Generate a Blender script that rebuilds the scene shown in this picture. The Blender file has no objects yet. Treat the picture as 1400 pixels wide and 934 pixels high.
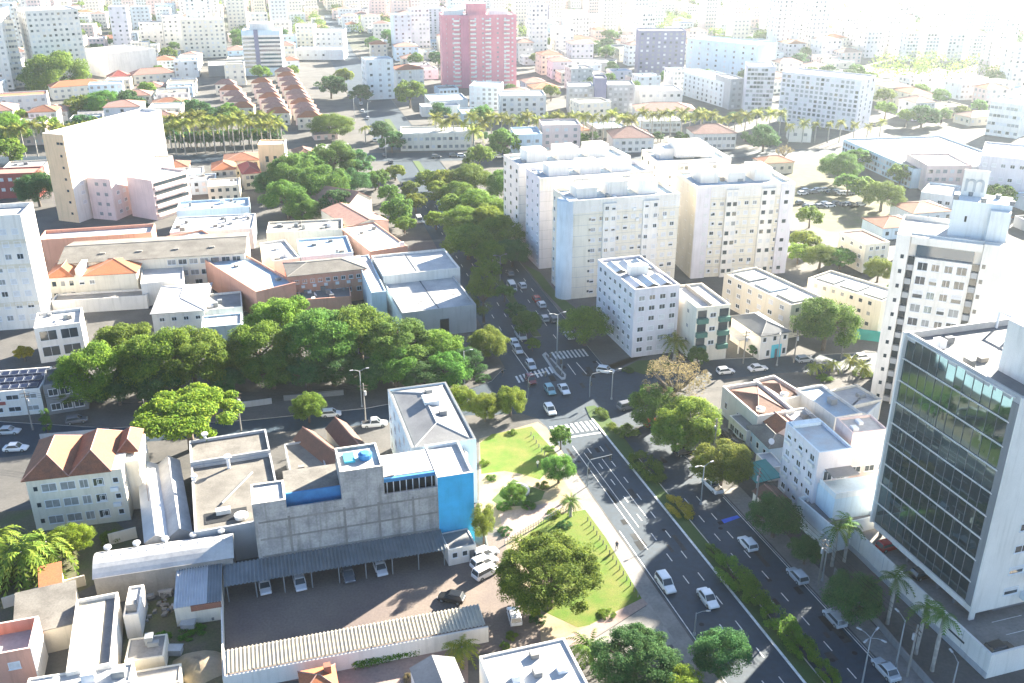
import bpy, bmesh, math, random
import numpy as np
from mathutils import Vector, Matrix

rad = math.radians
SC = bpy.context.scene
COL = SC.collection

# ------------------------------------------------------------------ camera, sky, sun, exposure
CAM_H = 90.0
PITCH = rad(23.7)
FOC = 1297.0                      # focal length in pixels of a 1400 px wide picture
SUN_AZ = 48.6                     # degrees, counter-clockwise from +X, direction towards the sun
SUN_EL = 22.0
cam_data = bpy.data.cameras.new('camera')
cam_data.sensor_width = 36.0
cam_data.lens = 36.0 * FOC / 1400.0
cam_data.clip_start = 1.0
cam_data.clip_end = 9000.0
cam = bpy.data.objects.new('camera', cam_data)
COL.objects.link(cam)
cam.location = (0, 0, CAM_H)
cam.rotation_euler = (math.pi / 2 - PITCH, 0, 0)
SC.camera = cam

world = bpy.data.worlds.new('World')
SC.world = world
world.use_nodes = True
wn = world.node_tree
wn.nodes.clear()
w_out = wn.nodes.new('ShaderNodeOutputWorld')
w_bg = wn.nodes.new('ShaderNodeBackground')
w_sky = wn.nodes.new('ShaderNodeTexSky')
w_sky.sky_type = 'NISHITA'
w_sky.sun_disc = False
w_sky.sun_elevation = rad(SUN_EL)
w_sky.sun_rotation = rad(90.0 - SUN_AZ)
w_sky.air_density = 0.55
w_sky.dust_density = 0.45
w_sky.ozone_density = 1.2
w_bg.inputs['Strength'].default_value = 0.062
w_tint = wn.nodes.new('ShaderNodeMix'); w_tint.data_type = 'RGBA'; w_tint.blend_type = 'MULTIPLY'
w_tint.inputs[0].default_value = 1.0
w_tint.inputs[7].default_value = (0.95, 1.0, 0.99, 1)
wn.links.new(w_sky.outputs[0], w_tint.inputs[6])
wn.links.new(w_tint.outputs[2], w_bg.inputs[0])
wn.links.new(w_bg.outputs[0], w_out.inputs[0])

sun_data = bpy.data.lights.new('sun', 'SUN')
sun_data.energy = 5.0
sun_data.angle = rad(0.5)
sun_data.color = (1.0, 0.90, 0.74)
sun = bpy.data.objects.new('sun', sun_data)
COL.objects.link(sun)
S_DIR = Vector((math.cos(rad(SUN_AZ)) * math.cos(rad(SUN_EL)), math.sin(rad(SUN_AZ)) * math.cos(rad(SUN_EL)), math.sin(rad(SUN_EL))))
sun.rotation_euler = (-S_DIR).to_track_quat('-Z', 'Y').to_euler()
sun.location = S_DIR * 400

SC.view_settings.view_transform = 'Standard'
SC.view_settings.look = 'None'
SC.view_settings.gamma = 1.0
SC.view_settings.use_curve_mapping = False
SC.view_settings.exposure = 3.0
SC.render.engine = 'CYCLES'
SC.cycles.use_denoising = True
SC.cycles.max_bounces = 6
SC.cycles.diffuse_bounces = 3
SC.cycles.glossy_bounces = 3
SC.cycles.transmission_bounces = 3
SC.cycles.transparent_max_bounces = 6
SC.cycles.volume_bounces = 1
SC.cycles.sample_clamp_indirect = 6.0

# ------------------------------------------------------------------ helpers from image pixels to ground plan
CT, ST = math.cos(PITCH), math.sin(PITCH)
def g(px, py, z=0.0):
    """ground plan position of an image pixel projected onto the plane at height z"""
    u = (px - 700) / FOC
    v = -(py - 467) / FOC
    dz = -ST + v * CT
    t = (z - CAM_H) / dz
    return Vector((u * t, (CT + v * ST) * t))
def hz(bx, by, ty, zb=0.0):
    p = g(bx, by, zb)
    lo, hi = 0.0, 89.0
    for _ in range(40):
        m = (lo + hi) / 2
        z = m - CAM_H
        d = p.y * CT - z * ST
        up = p.y * ST + z * CT
        if 467 - FOC * up / d > ty: lo = m
        else: hi = m
    return lo
AV = rad(-73.0)
UX = Vector((math.cos(AV), math.sin(AV)))
VX = Vector((-UX.y, UX.x))
def W(u, v): return UX * u + VX * v
def mpp(p, z=0.0):
    """metres per photograph pixel at a place"""
    return (p.y * CT - (z - CAM_H) * ST) / FOC

# ------------------------------------------------------------------ materials
MATS = {}
def nmat(name): 
    m = bpy.data.materials.new(name); m.use_nodes = True
    MATS[name] = m
    return m, m.node_tree, m.node_tree.nodes['Principled BSDF']
def mixcol(nt, fac, a, b, mode='MIX'):
    n = nt.nodes.new('ShaderNodeMix'); n.data_type = 'RGBA'; n.blend_type = mode
    if isinstance(fac, (int, float)): n.inputs[0].default_value = fac
    else: nt.links.new(fac, n.inputs[0])
    for i, c in ((6, a), (7, b)):
        if isinstance(c, tuple): n.inputs[i].default_value = (*c[:3], 1)
        else: nt.links.new(c, n.inputs[i])
    return n.outputs[2]
def noise(nt, scale, detail=3, vec=None, rough=0.55):
    n = nt.nodes.new('ShaderNodeTexNoise'); n.inputs['Scale'].default_value = scale
    n.inputs['Detail'].default_value = detail; n.inputs['Roughness'].default_value = rough
    if vec is not None: nt.links.new(vec, n.inputs['Vector'])
    return n.outputs['Fac']
def ramp(nt, fac, a, b):
    n = nt.nodes.new('ShaderNodeMapRange'); n.inputs['From Min'].default_value = a; n.inputs['From Max'].default_value = b
    nt.links.new(fac, n.inputs['Value']); return n.outputs[0]
def wpos(nt, sx=1, sy=1, sz=1):
    geo = nt.nodes.new('ShaderNodeNewGeometry')
    mp = nt.nodes.new('ShaderNodeMapping'); mp.inputs['Scale'].default_value = (sx, sy, sz)
    nt.links.new(geo.outputs['Position'], mp.inputs['Vector'])
    return mp.outputs[0]
def plain(name, c, rough=0.8, metal=0.0, var=0.0, scale=0.6, c2=None, fine=0.0, fscale=9.0, streak=0.0, spec=0.3, bump=0.0):
    """procedural surface: base colour with patches, fine grain and rain streaks"""
    if name in MATS: return MATS[name]
    m, nt, b = nmat(name)
    b.inputs['Roughness'].default_value = rough; b.inputs['Metallic'].default_value = metal
    b.inputs['Specular IOR Level'].default_value = spec
    col = c
    if c2 is None: c2 = tuple(x * (1 - var) for x in c)
    P = wpos(nt)
    if var > 0:
        f = ramp(nt, noise(nt, scale, 4, P), 0.35, 0.68)
        col = mixcol(nt, f, c, c2)
    if fine > 0:
        f = ramp(nt, noise(nt, fscale, 2, P), 0.3, 0.7)
        dk = tuple(x * (1 - fine) for x in (1, 1, 1))
        col = mixcol(nt, f, col if not isinstance(col, tuple) else col, mixcol(nt, 1.0, col, dk, 'MULTIPLY'))
    if streak > 0:
        f = ramp(nt, noise(nt, 1.0, 3, wpos(nt, 1.6, 1.6, 0.12)), 0.5, 0.75)
        dk = (1 - streak, 1 - streak, 1 - streak * 1.1)
        col = mixcol(nt, f, col, mixcol(nt, 1.0, col, dk, 'MULTIPLY'))
    if isinstance(col, tuple): b.inputs['Base Color'].default_value = (*col, 1)
    else: nt.links.new(col, b.inputs['Base Color'])
    if bump > 0:
        bn = nt.nodes.new('ShaderNodeBump'); bn.inputs['Strength'].default_value = bump; bn.inputs['Distance'].default_value = 0.05
        nt.links.new(noise(nt, fscale * 1.5, 3, P), bn.inputs['Height']); nt.links.new(bn.outputs[0], b.inputs['Normal'])
    return m
def wallm(name, c, streak=0.16, var=0.12):
    return plain('wall_' + name, c, 0.85, 0, var, 0.22, None, 0.06, 6.0, streak)
def tile(name, c, c2, band=3.2):
    m, nt, b = nmat(name)
    P = wpos(nt)
    f = ramp(nt, noise(nt, 0.8, 4, P), 0.3, 0.7)
    col = mixcol(nt, f, c, c2)
    f2 = ramp(nt, noise(nt, 5.0, 2, P), 0.3, 0.7)
    col = mixcol(nt, f2, col, mixcol(nt, 1.0, col, (0.7, 0.66, 0.62), 'MULTIPLY'))
    nt.links.new(col, b.inputs['Base Color']); b.inputs['Roughness'].default_value = 0.85
    return m
def leafm(name, c_dark, c_mid, c_bright, trans=0.35):  # three leaf tones, mixed by a random value per leaf plus noise
    m, nt, b = nmat(name)
    geo = nt.nodes.new('ShaderNodeNewGeometry'); oi = nt.nodes.new('ShaderNodeObjectInfo')
    cr = nt.nodes.new('ShaderNodeValToRGB'); e = cr.color_ramp.elements
    e[0].position = 0.0; e[0].color = (*c_dark, 1); e[1].position = 1.0; e[1].color = (*c_bright, 1)
    x = e.new(0.55); x.color = (*c_mid, 1)
    nz = noise(nt, 0.35, 2, wpos(nt))
    ad = nt.nodes.new('ShaderNodeMath'); ad.operation = 'MULTIPLY_ADD'
    nt.links.new(geo.outputs['Random Per Island'], ad.inputs[0]); ad.inputs[1].default_value = 0.55
    mu = nt.nodes.new('ShaderNodeMath'); mu.operation = 'MULTIPLY'; mu.inputs[1].default_value = 0.75
    nt.links.new(nz, mu.inputs[0]); nt.links.new(mu.outputs[0], ad.inputs[2])
    nt.links.new(ad.outputs[0], cr.inputs[0])
    hs = nt.nodes.new('ShaderNodeHueSaturation')
    mr = nt.nodes.new('ShaderNodeMapRange'); mr.inputs['To Min'].default_value = 0.482; mr.inputs['To Max'].default_value = 0.512
    nt.links.new(oi.outputs['Random'], mr.inputs[0]); nt.links.new(mr.outputs[0], hs.inputs['Hue'])
    mv = nt.nodes.new('ShaderNodeMapRange'); mv.inputs['To Min'].default_value = 0.78; mv.inputs['To Max'].default_value = 1.2
    nt.links.new(oi.outputs['Random'], mv.inputs[0]); nt.links.new(mv.outputs[0], hs.inputs['Value'])
    nt.links.new(cr.outputs[0], hs.inputs['Color'])
    nt.links.new(hs.outputs[0], b.inputs['Base Color'])
    b.inputs['Roughness'].default_value = 0.7; b.inputs['Specular IOR Level'].default_value = 0.08
    tr = nt.nodes.new('ShaderNodeBsdfTranslucent')
    tc = mixcol(nt, 1.0, hs.outputs[0], (1.0, 0.95, 0.35), 'MULTIPLY')
    bri = nt.nodes.new('ShaderNodeBrightContrast'); bri.inputs['Bright'].default_value = 0.06
    nt.links.new(tc, bri.inputs[0]); nt.links.new(bri.outputs[0], tr.inputs[0])
    mx = nt.nodes.new('ShaderNodeMixShader'); mx.inputs[0].default_value = trans
    nt.links.new(b.outputs[0], mx.inputs[1]); nt.links.new(tr.outputs[0], mx.inputs[2])
    nt.links.new(mx.outputs[0], nt.nodes['Material Output'].inputs[0])
    return m

M = {}
M['asphalt'] = plain('asphalt', (0.007, 0.028, 0.052), 0.74, 0, 0.35, 0.10, (0.020, 0.044, 0.070), 0.3, 1.2, spec=0.5)  # blue cast of the shade is mixed into this base colour
M['carpark'] = plain('carpark_asphalt', (0.15, 0.122, 0.114), 0.8, 0, 0.3, 0.12, (0.20, 0.165, 0.14), 0.25, 3.0)
M['pave'] = plain('pavement', (0.115, 0.112, 0.108), 0.9, 0, 0.3, 0.15, (0.075, 0.075, 0.074), 0.2, 2.0)
M['pave_red'] = plain('pavement_reddish', (0.33, 0.24, 0.21), 0.9, 0, 0.25, 0.2, (0.26, 0.21, 0.19), 0.2, 2.5)
M['walk'] = plain('sidewalk_slabs', (0.25, 0.24, 0.23), 0.85, 0, 0.3, 0.3, (0.18, 0.175, 0.17), 0.2, 2.0)
M['kerb'] = plain('kerb', (0.42, 0.41, 0.40), 0.9, 0, 0.2, 1.0)
M['paint'] = plain('road_paint', (0.72, 0.72, 0.70), 0.8, 0, 0.35, 1.5)
M['paintb'] = plain('road_paint_blue', (0.03, 0.12, 0.62), 0.8, 0, 0.25, 1.5)
M['sand'] = plain('sandy_path', (0.33, 0.26, 0.185), 0.95, 0, 0.35, 0.3, (0.22, 0.19, 0.11), 0.15, 3.0)
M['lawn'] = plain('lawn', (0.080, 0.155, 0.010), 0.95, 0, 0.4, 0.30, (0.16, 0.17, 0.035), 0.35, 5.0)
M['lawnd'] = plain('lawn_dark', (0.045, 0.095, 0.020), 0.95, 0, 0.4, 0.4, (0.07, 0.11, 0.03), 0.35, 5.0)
M['soil'] = plain('yard_soil', (0.13, 0.115, 0.08), 0.95, 0, 0.4, 0.3, (0.10, 0.12, 0.05), 0.3, 3.0)
M['ground'] = plain('ground', (0.095, 0.092, 0.085), 0.95, 0, 0.5, 0.02, (0.045, 0.068, 0.032), 0.3, 0.3)
M['conc'] = plain('concrete', (0.27, 0.26, 0.245), 0.9, 0, 0.35, 0.25, (0.19, 0.185, 0.175), 0.15, 3.0, 0.15)
M['cement'] = plain('cement_roof', (0.21, 0.20, 0.18), 0.9, 0, 0.4, 0.3, (0.13, 0.122, 0.11), 0.25, 4.0)
M['render'] = plain('rough_render', (0.44, 0.43, 0.41), 0.95, 0, 0.4, 0.45, (0.28, 0.28, 0.28), 0.22, 3.0, 0.35)
M['roofw'] = plain('roof_white', (0.48, 0.48, 0.47), 0.7, 0, 0.3, 0.25, (0.33, 0.335, 0.345), 0.1, 2.0)
M['roofg'] = plain('roof_grey', (0.23, 0.235, 0.24), 0.8, 0, 0.3, 0.25, (0.16, 0.165, 0.175), 0.12, 3.0)
M['roofd'] = plain('roof_dark', (0.11, 0.125, 0.14), 0.8, 0, 0.3, 0.3, (0.16, 0.17, 0.18), 0.12, 3.0)
M['roofb'] = plain('roof_bluish', (0.30, 0.42, 0.52), 0.7, 0, 0.35, 0.3, (0.30, 0.34, 0.38), 0.1, 3.0)
M['metal'] = plain('metal_sheet', (0.55, 0.56, 0.57), 0.45, 0.35, 0.25, 0.4, (0.45, 0.46, 0.48))
M['metalg'] = plain('metal_sheet_grey', (0.22, 0.245, 0.26), 0.5, 0.25, 0.3, 0.4, (0.17, 0.19, 0.2))
M['metalc'] = plain('metal_sheet_cream', (0.50, 0.46, 0.36), 0.6, 0.1, 0.3, 0.4, (0.38, 0.36, 0.31))
M['steel'] = plain('galvanised', (0.26, 0.28, 0.29), 0.6, 0.3)
M['dark'] = plain('dark_opening', (0.02, 0.022, 0.025), 0.7)
M['rub'] = plain('rubber', (0.02, 0.02, 0.02), 0.8)
M['frame'] = plain('window_frame', (0.70, 0.71, 0.72), 0.6)
M['framed'] = plain('window_frame_dark', (0.12, 0.12, 0.13), 0.6)
M['shut'] = plain('roller_shutter', (0.62, 0.62, 0.62), 0.7, 0, 0.15, 2.0)
M['curtain'] = plain('curtain_pane', (0.30, 0.31, 0.31), 0.25, 0, 0.3, 1.2)
M['glass'] = plain('glass', (0.035, 0.048, 0.058), 0.06, 0, 0, spec=0.8)
M['glassb'] = plain('glass_blue', (0.05, 0.085, 0.12), 0.08, 0, 0, spec=0.8)
M['mirror'] = plain('mirror_glass', (0.085, 0.135, 0.15), 0.03, 0.8, 0, spec=0.8)
M['tile'] = tile('clay_tile', (0.30, 0.115, 0.055), (0.20, 0.085, 0.05))
M['tileo'] = tile('clay_tile_orange', (0.44, 0.15, 0.06), (0.36, 0.13, 0.06))
M['tileb'] = tile('clay_tile_brown', (0.17, 0.085, 0.06), (0.115, 0.065, 0.05))
M['tilep'] = tile('clay_tile_pale', (0.38, 0.22, 0.18), (0.29, 0.16, 0.13))
M['bark'] = plain('bark', (0.12, 0.095, 0.075), 0.95, 0, 0.3, 2.0)
M['palmbark'] = plain('palm_bark', (0.34, 0.32, 0.29), 0.9, 0, 0.3, 1.5)
M['brick'] = plain('brickwork', (0.30, 0.13, 0.085), 0.9, 0, 0.25, 0.7, (0.24, 0.12, 0.09), 0.25, 7.0)
M['solar'] = plain('solar_cell', (0.012, 0.018, 0.045), 0.3, 0, 0, spec=0.3)
M['navy'] = plain('roof_navy', (0.02, 0.035, 0.09), 0.8, 0, 0.3, 0.5)
M['patch'] = plain('asphalt_patch', (0.045, 0.05, 0.055), 0.85, 0, 0.4, 0.8, None, 0.3, 3.0, spec=0.3)
M['patchd'] = plain('asphalt_patch_dark', (0.009, 0.013, 0.018), 0.85, 0, 0.4, 0.8, None, 0.3, 3.0, spec=0.3)
M['white'] = wallm('white', (0.76, 0.725, 0.665))
M['whiteb'] = wallm('white_blue', (0.66, 0.70, 0.71))
M['lav'] = wallm('lavender', (0.68, 0.65, 0.675))
M['cream'] = wallm('cream', (0.68, 0.62, 0.50))
M['creamp'] = wallm('cream_pale', (0.74, 0.69, 0.58))
M['peach'] = wallm('peach', (0.86, 0.60, 0.36))
M['pinkw'] = wallm('pinkish', (0.72, 0.57, 0.53))
M['salmon'] = wallm('salmon', (0.62, 0.33, 0.24))
M['pinkt'] = wallm('rose', (0.66, 0.27, 0.31))
M['pinkd'] = wallm('rose_dark', (0.50, 0.19, 0.26))
M['blue'] = plain('wall_bright_blue', (0.06, 0.45, 0.76), 0.9, 0, 0.18, 0.4, None, 0.05, 5.0, 0.10, spec=.1)
M['bluep'] = plain('wall_paint_blue', (0.05, 0.22, 0.46), 0.8, 0, 0.3, 0.6)
M['bluel'] = wallm('light_blue', (0.55, 0.68, 0.76))
M['turq'] = plain('wall_turquoise', (0.08, 0.50, 0.60), 0.8, 0, 0.1, 0.4)
M['teal'] = plain('teal_cover', (0.03, 0.22, 0.21), 0.8, 0, 0.25, 0.4)
M['greyw'] = wallm('grey', (0.42, 0.43, 0.44))
M['greyd'] = wallm('grey_dark', (0.20, 0.21, 0.22))
M['violet'] = wallm('violet_grey', (0.20, 0.20, 0.30))
M['greenb'] = plain('balcony_green', (0.05, 0.16, 0.13), 0.5, 0, 0.2, 1.0)
M['maroon'] = wallm('maroon', (0.33, 0.08, 0.07))
M['purple'] = plain('wall_purple', (0.12, 0.03, 0.12), 0.8, 0, 0.1, 0.5)
M['leaf'] = leafm('leaf_green', (0.015, 0.068, 0.014), (0.055, 0.165, 0.022), (0.14, 0.28, 0.028), 0.42)
M['leafd'] = leafm('leaf_dark', (0.010, 0.055, 0.022), (0.030, 0.115, 0.034), (0.070, 0.18, 0.042), 0.32)
M['leafy'] = leafm('leaf_yellowgreen', (0.030, 0.075, 0.008), (0.105, 0.18, 0.012), (0.25, 0.30, 0.018), 0.42)
M['leafyy'] = leafm('leaf_yellow', (0.20, 0.20, 0.015), (0.36, 0.33, 0.02), (0.55, 0.47, 0.03), 0.4)
M['leaftan'] = leafm('leaf_tan', (0.12, 0.11, 0.07), (0.20, 0.17, 0.11), (0.30, 0.25, 0.16), 0.35)
M['leafol'] = leafm('leaf_olive', (0.018, 0.062, 0.008), (0.078, 0.165, 0.012), (0.20, 0.30, 0.020), 0.42)
M['frond'] = leafm('palm_frond', (0.02, 0.075, 0.015), (0.06, 0.15, 0.025), (0.14, 0.22, 0.035), 0.35)
M['frondy'] = leafm('palm_frond_yellow', (0.06, 0.11, 0.015), (0.16, 0.21, 0.03), (0.32, 0.32, 0.05), 0.4)
M['frondd'] = leafm('palm_frond_olive', (0.03, 0.075, 0.012), (0.09, 0.15, 0.02), (0.20, 0.24, 0.035), 0.35)
M['hedge'] = leafm('hedge_leaf', (0.03, 0.095, 0.012), (0.08, 0.18, 0.018), (0.17, 0.27, 0.025), 0.38)

# ------------------------------------------------------------------ mesh building
class MB:
    def __init__(s): s.v = []; s.f = []; s.m = []
    def poly(s, pts, mi=0):
        b = len(s.v); s.v += [tuple(p) for p in pts]; s.f.append(tuple(range(b, b + len(pts)))); s.m.append(mi)
    def box(s, x0, y0, z0, x1, y1, z1, mi=0, bottom=True, top=True):
        b = len(s.v)
        s.v += [(x0, y0, z0), (x1, y0, z0), (x1, y1, z0), (x0, y1, z0), (x0, y0, z1), (x1, y0, z1), (x1, y1, z1), (x0, y1, z1)]
        fs = [(0, 1, 5, 4), (1, 2, 6, 5), (2, 3, 7, 6), (3, 0, 4, 7)]
        if bottom: fs.append((3, 2, 1, 0))
        if top: fs.append((4, 5, 6, 7))
        for f in fs: s.f.append(tuple(b + i for i in f)); s.m.append(mi)
    def prism(s, pts, z0, z1, mi=0, bottom=False):
        n = len(pts)
        a = sum(pts[i][0] * pts[(i + 1) % n][1] - pts[(i + 1) % n][0] * pts[i][1] for i in range(n))
        if a < 0: pts = pts[::-1]
        b = len(s.v)
        s.v += [(p[0], p[1], z0) for p in pts] + [(p[0], p[1], z1) for p in pts]
        for i in range(n):
            j = (i + 1) % n; s.f.append((b + i, b + j, b + n + j, b + n + i)); s.m.append(mi)
        s.f.append(tuple(range(b + n, b + 2 * n))); s.m.append(mi)
        if bottom: s.f.append(tuple(range(b + n - 1, b - 1, -1))); s.m.append(mi)
    def tube(s, pts, rs, n=6, mi=0, cap=True):
        rings = []
        for k, p in enumerate(pts):
            p = Vector(p); a = Vector(pts[max(k - 1, 0)]); c = Vector(pts[min(k + 1, len(pts) - 1)])
            d = (c - a).normalized(); t = Vector((0, 0, 1)) if abs(d.z) < 0.9 else Vector((1, 0, 0))
            e1 = d.cross(t).normalized(); e2 = d.cross(e1)
            b = len(s.v); rings.append(b)
            for i in range(n):
                an = 2 * math.pi * i / n; s.v.append(tuple(p + (e1 * math.cos(an) - e2 * math.sin(an)) * rs[k]))
        for a, b in zip(rings, rings[1:]):
            for i in range(n):
                j = (i + 1) % n; s.f.append((a + i, a + j, b + j, b + i)); s.m.append(mi)
        if cap: s.f.append(tuple(rings[-1] + i for i in range(n))); s.m.append(mi)
    def mesh(s, name, mats, smooth=False):
        me = bpy.data.meshes.new(name); me.from_pydata(s.v, [], s.f)
        for m in (mats if isinstance(mats, (list, tuple)) else [mats]): me.materials.append(M[m] if isinstance(m, str) else m)
        if any(s.m): me.polygons.foreach_set('material_index', s.m)
        if smooth: me.polygons.foreach_set('use_smooth', [True] * len(s.f))
        me.update(); return me
    def build(s, name, mats, parent=None, smooth=False):
        return link(name, s.mesh(name, mats, smooth), parent)
def link(name, data, parent=None, loc=None, rz=None):
    o = bpy.data.objects.new(name, data); COL.objects.link(o)
    if parent is not None: o.parent = parent
    if loc is not None: o.location = loc
    if rz is not None: o.rotation_euler = (0, 0, rz)
    return o
def tag(o, label=None, cat=None, group=None, kind=None):
    if label: o['label'] = label
    if cat: o['category'] = cat
    if group: o['group'] = group
    if kind: o['kind'] = kind
    return o
def copy_tree(o, parent=None):
    c = o.copy(); COL.objects.link(c)
    if parent is not None: c.parent = parent
    for ch in list(o.children): copy_tree(ch, c)
    return c
def sheet(name, pts, z, mat, kind='structure'):
    mb = MB(); n = len(pts)
    a = sum(pts[i][0] * pts[(i + 1) % n][1] - pts[(i + 1) % n][0] * pts[i][1] for i in range(n))
    if a < 0: pts = pts[::-1]
    mb.poly([(p[0], p[1], z) for p in pts])
    return tag(mb.build(name, mat), kind=kind)
def slab(name, pts, z0, z1, mats):
    mb = MB(); mb.prism(pts, z0, z1, 0)
    o = mb.build(name, mats)
    me = o.data
    if len(me.materials) > 1:
        for p in me.polygons: p.material_index = 0 if p.normal.z > 0.5 else 1
    return tag(o, kind='structure')
# ------------------------------------------------------------------ ground, roads, pavements
ZR = -0.12
sheet('ground', [(-3600, -500), (3600, -500), (3600, 6000), (-3600, 6000)], -0.14, 'ground')
def PX(l): return [g(*p) for p in l]
# upper avenue direction
A2 = rad(-76.0); U2 = Vector((math.cos(A2), math.sin(A2))); V2 = Vector((-U2.y, U2.x))
def W2(u, v): return g(690, 500) + U2 * u + V2 * v
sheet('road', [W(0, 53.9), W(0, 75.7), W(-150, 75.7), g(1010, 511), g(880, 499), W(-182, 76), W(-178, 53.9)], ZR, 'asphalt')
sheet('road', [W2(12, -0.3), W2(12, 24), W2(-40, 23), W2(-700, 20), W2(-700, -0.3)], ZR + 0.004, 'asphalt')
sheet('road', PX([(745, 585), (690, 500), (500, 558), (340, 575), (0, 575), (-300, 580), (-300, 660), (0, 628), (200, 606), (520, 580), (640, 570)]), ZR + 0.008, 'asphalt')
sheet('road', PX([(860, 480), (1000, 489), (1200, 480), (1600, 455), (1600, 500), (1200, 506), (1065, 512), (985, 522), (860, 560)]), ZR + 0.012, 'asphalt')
# raised blocks with kerbs (thin slabs with paved tops)
blockA = [W(20, 54), W(-148, 54)] + PX([(748, 584), (736, 573), (715, 566), (640, 568), (520, 579), (430, 587), (200, 604), (100, 615), (0, 626), (-300, 656)]) + [Vector((-330, 20)), Vector((0, 0))]
slab('pavement', blockA, -0.16, 0.0, ['pave', 'kerb'])
blockB = PX([(688, 504), (672, 521), (640, 532), (500, 558), (340, 574), (150, 585), (0, 576), (-300, 578)]) + [Vector((-700, 900)), W2(-720, -0.4), W2(2, -0.2)]
slab('pavement', blockB, -0.16, 0.0, ['pave', 'kerb'])
blockC = [W2(8, 21.5)] + PX([(822, 503), (845, 507), (880, 497), (1000, 490), (1200, 481), (1600, 456)]) + [Vector((900, 900)), W2(-600, 21), W2(-40, 21)]
slab('pavement', blockC, -0.16, 0.0, ['pave', 'kerb'])
blockD = [W(20, 75.6), W(-124, 75.6)] + PX([(968, 652), (935, 622), (905, 590), (884, 560), (884, 545), (905, 529), (985, 519), (1065, 510), (1200, 504), (1600, 498)]) + [Vector((400, 0))]
slab('pavement', blockD, -0.16, 0.0, ['pave', 'kerb'])
# medians and islands
def island(name, pts, top='lawnd', h=0.02):
    return slab(name, pts, -0.16, h, [top, 'kerb'])
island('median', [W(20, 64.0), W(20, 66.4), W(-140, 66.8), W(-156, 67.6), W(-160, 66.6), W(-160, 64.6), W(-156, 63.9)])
sheet('median_kerb', [W(20, 63.86), W(20, 64.26), W(-155, 64.26), W(-155, 63.86)], 0.035, 'paint')
sheet('median_kerb', [W(20, 66.2), W(20, 66.42), W(-140, 66.7), W(-140, 66.5)], 0.035, 'kerb')
island('traffic_island', PX([(773, 518), (768, 519), (759, 511), (741, 485), (746, 481), (760, 496), (774, 512)]), 'kerb', 0.0)
sheet('traffic_island_top', PX([(771, 515.5), (768, 516), (761, 509.5), (746, 487), (747, 484.5), (759, 498), (771, 512)]), 0.004, 'pave')
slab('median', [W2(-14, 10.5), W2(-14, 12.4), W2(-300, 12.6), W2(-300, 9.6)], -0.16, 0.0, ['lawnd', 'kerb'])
# lane dashes, lines, zebra bars : every mark a thin sheet of its own
def dash(u, v, ln=2.0, w=0.16):
    sheet('lane_marking', [W(u, v - w / 2), W(u, v + w / 2), W(u - ln, v + w / 2), W(u - ln, v - w / 2)], ZR + 0.02, 'paint')
for k in range(13):
    u = -74 - k * 5.7
    for v in (56.6, 59.0, 61.5): 
        if not (v < 58 and k < 7): dash(u, v)
for k in range(10):
    for v in (68.7, 71.0): dash(-73 - k * 5.4, v)
for v0, v1, u0, u1 in ((54.25, 54.4, -60, -118), (75.2, 75.35, -60, -122), (56.55, 56.68, -112, -146), (57.7, 57.82, -118, -143), (60.1, 60.22, -120, -140)):
    sheet('lane_line', [W(u0, v0), W(u0, v1), W(u1, v1), W(u1, v0)], ZR + 0.022, 'paint')
for k in range(9):                      # zebra near the park
    v = 54.9 + k * 1.05
    sheet('crossing_bar', [W(-150.6, v), W(-150.6, v + 0.5), W(-154.4, v + 0.5), W(-154.4, v)], ZR + 0.02, 'paint')
def bars(a, b, n, ln, wfrac=0.5, frm=0.0):
    """zebra bars between two image pixels projected to the ground"""
    p, q = g(*a), g(*b); d = (q - p) / n
    for k in range(n):
        s = p + d * k; e = s + d * wfrac
        sheet('crossing_bar', [s, e, e + U2 * ln, s + U2 * ln], ZR + 0.024, 'paint')
bars((704, 514), (754, 500), 10, 3.4)
bars((753, 481), (800, 476), 9, 4.2)
for a, b in (((776, 497), (787, 512)), ((788, 495), (802, 511)), ((815, 493), (826, 504)), ((700, 478), (722, 509)), ((708, 470), (733, 503))):
    p, q = g(*a), g(*b); n = Vector((-(q - p).y, (q - p).x)).normalized() * 0.09
    sheet('lane_line', [p - n, q - n, q + n, p + n], ZR + 0.026, 'paint')
for k in range(16):
    for v in (4.0, 7.2, 15.5, 18.6):
        p = W2(-12 - k * 8, v)
        sheet('lane_marking', [p - V2 * .08, p + V2 * .08, p + V2 * .08 - U2 * 2.4, p - V2 * .08 - U2 * 2.4], ZR + 0.026, 'paint')
# stop line, parking bay marks and the blue bay
sheet('stop_line', [W(-149.0, 54.5), W(-149.0, 63.6), W(-149.5, 63.6), W(-149.5, 54.5)], ZR + 0.028, 'paint')
sheet('blue_bay_marking', PX([(986, 710), (1008, 704), (1012, 707), (990, 715)]), ZR + 0.03, 'paintb')
# lots, lawns and paths on the park block
sheet('park_path', PX([(655, 600), (735, 577), (748, 586), (800, 665), (885, 812), (780, 882), (690, 900), (690, 735), (655, 700)]), 0.006, 'sand')
sheet('sidewalk', [W(20, 50.6), W(20, 53.7), W(-148, 53.7), W(-152, 50.8)], 0.012, 'walk')
sheet('lawn', PX([(656, 606), (672, 594), (727, 583), (763, 622), (752, 640), (738, 656), (712, 648), (690, 644), (658, 648)]), 0.016, 'lawn')
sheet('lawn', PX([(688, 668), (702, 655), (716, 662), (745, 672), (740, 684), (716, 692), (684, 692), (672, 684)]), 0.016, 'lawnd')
sheet('lawn', PX([(716, 736), (748, 706), (800, 697), (828, 735), (882, 826), (850, 846), (790, 858), (730, 830)]), 0.016, 'lawn')
sheet('alley', PX([(683, 702), (748, 688), (764, 684), (772, 693), (735, 712), (690, 742)]), 0.018, 'pave_red')
sheet('footpath', PX([(878, 818), (886, 826), (800, 880), (772, 884), (772, 872)]), 0.018, 'pave_red')
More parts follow.
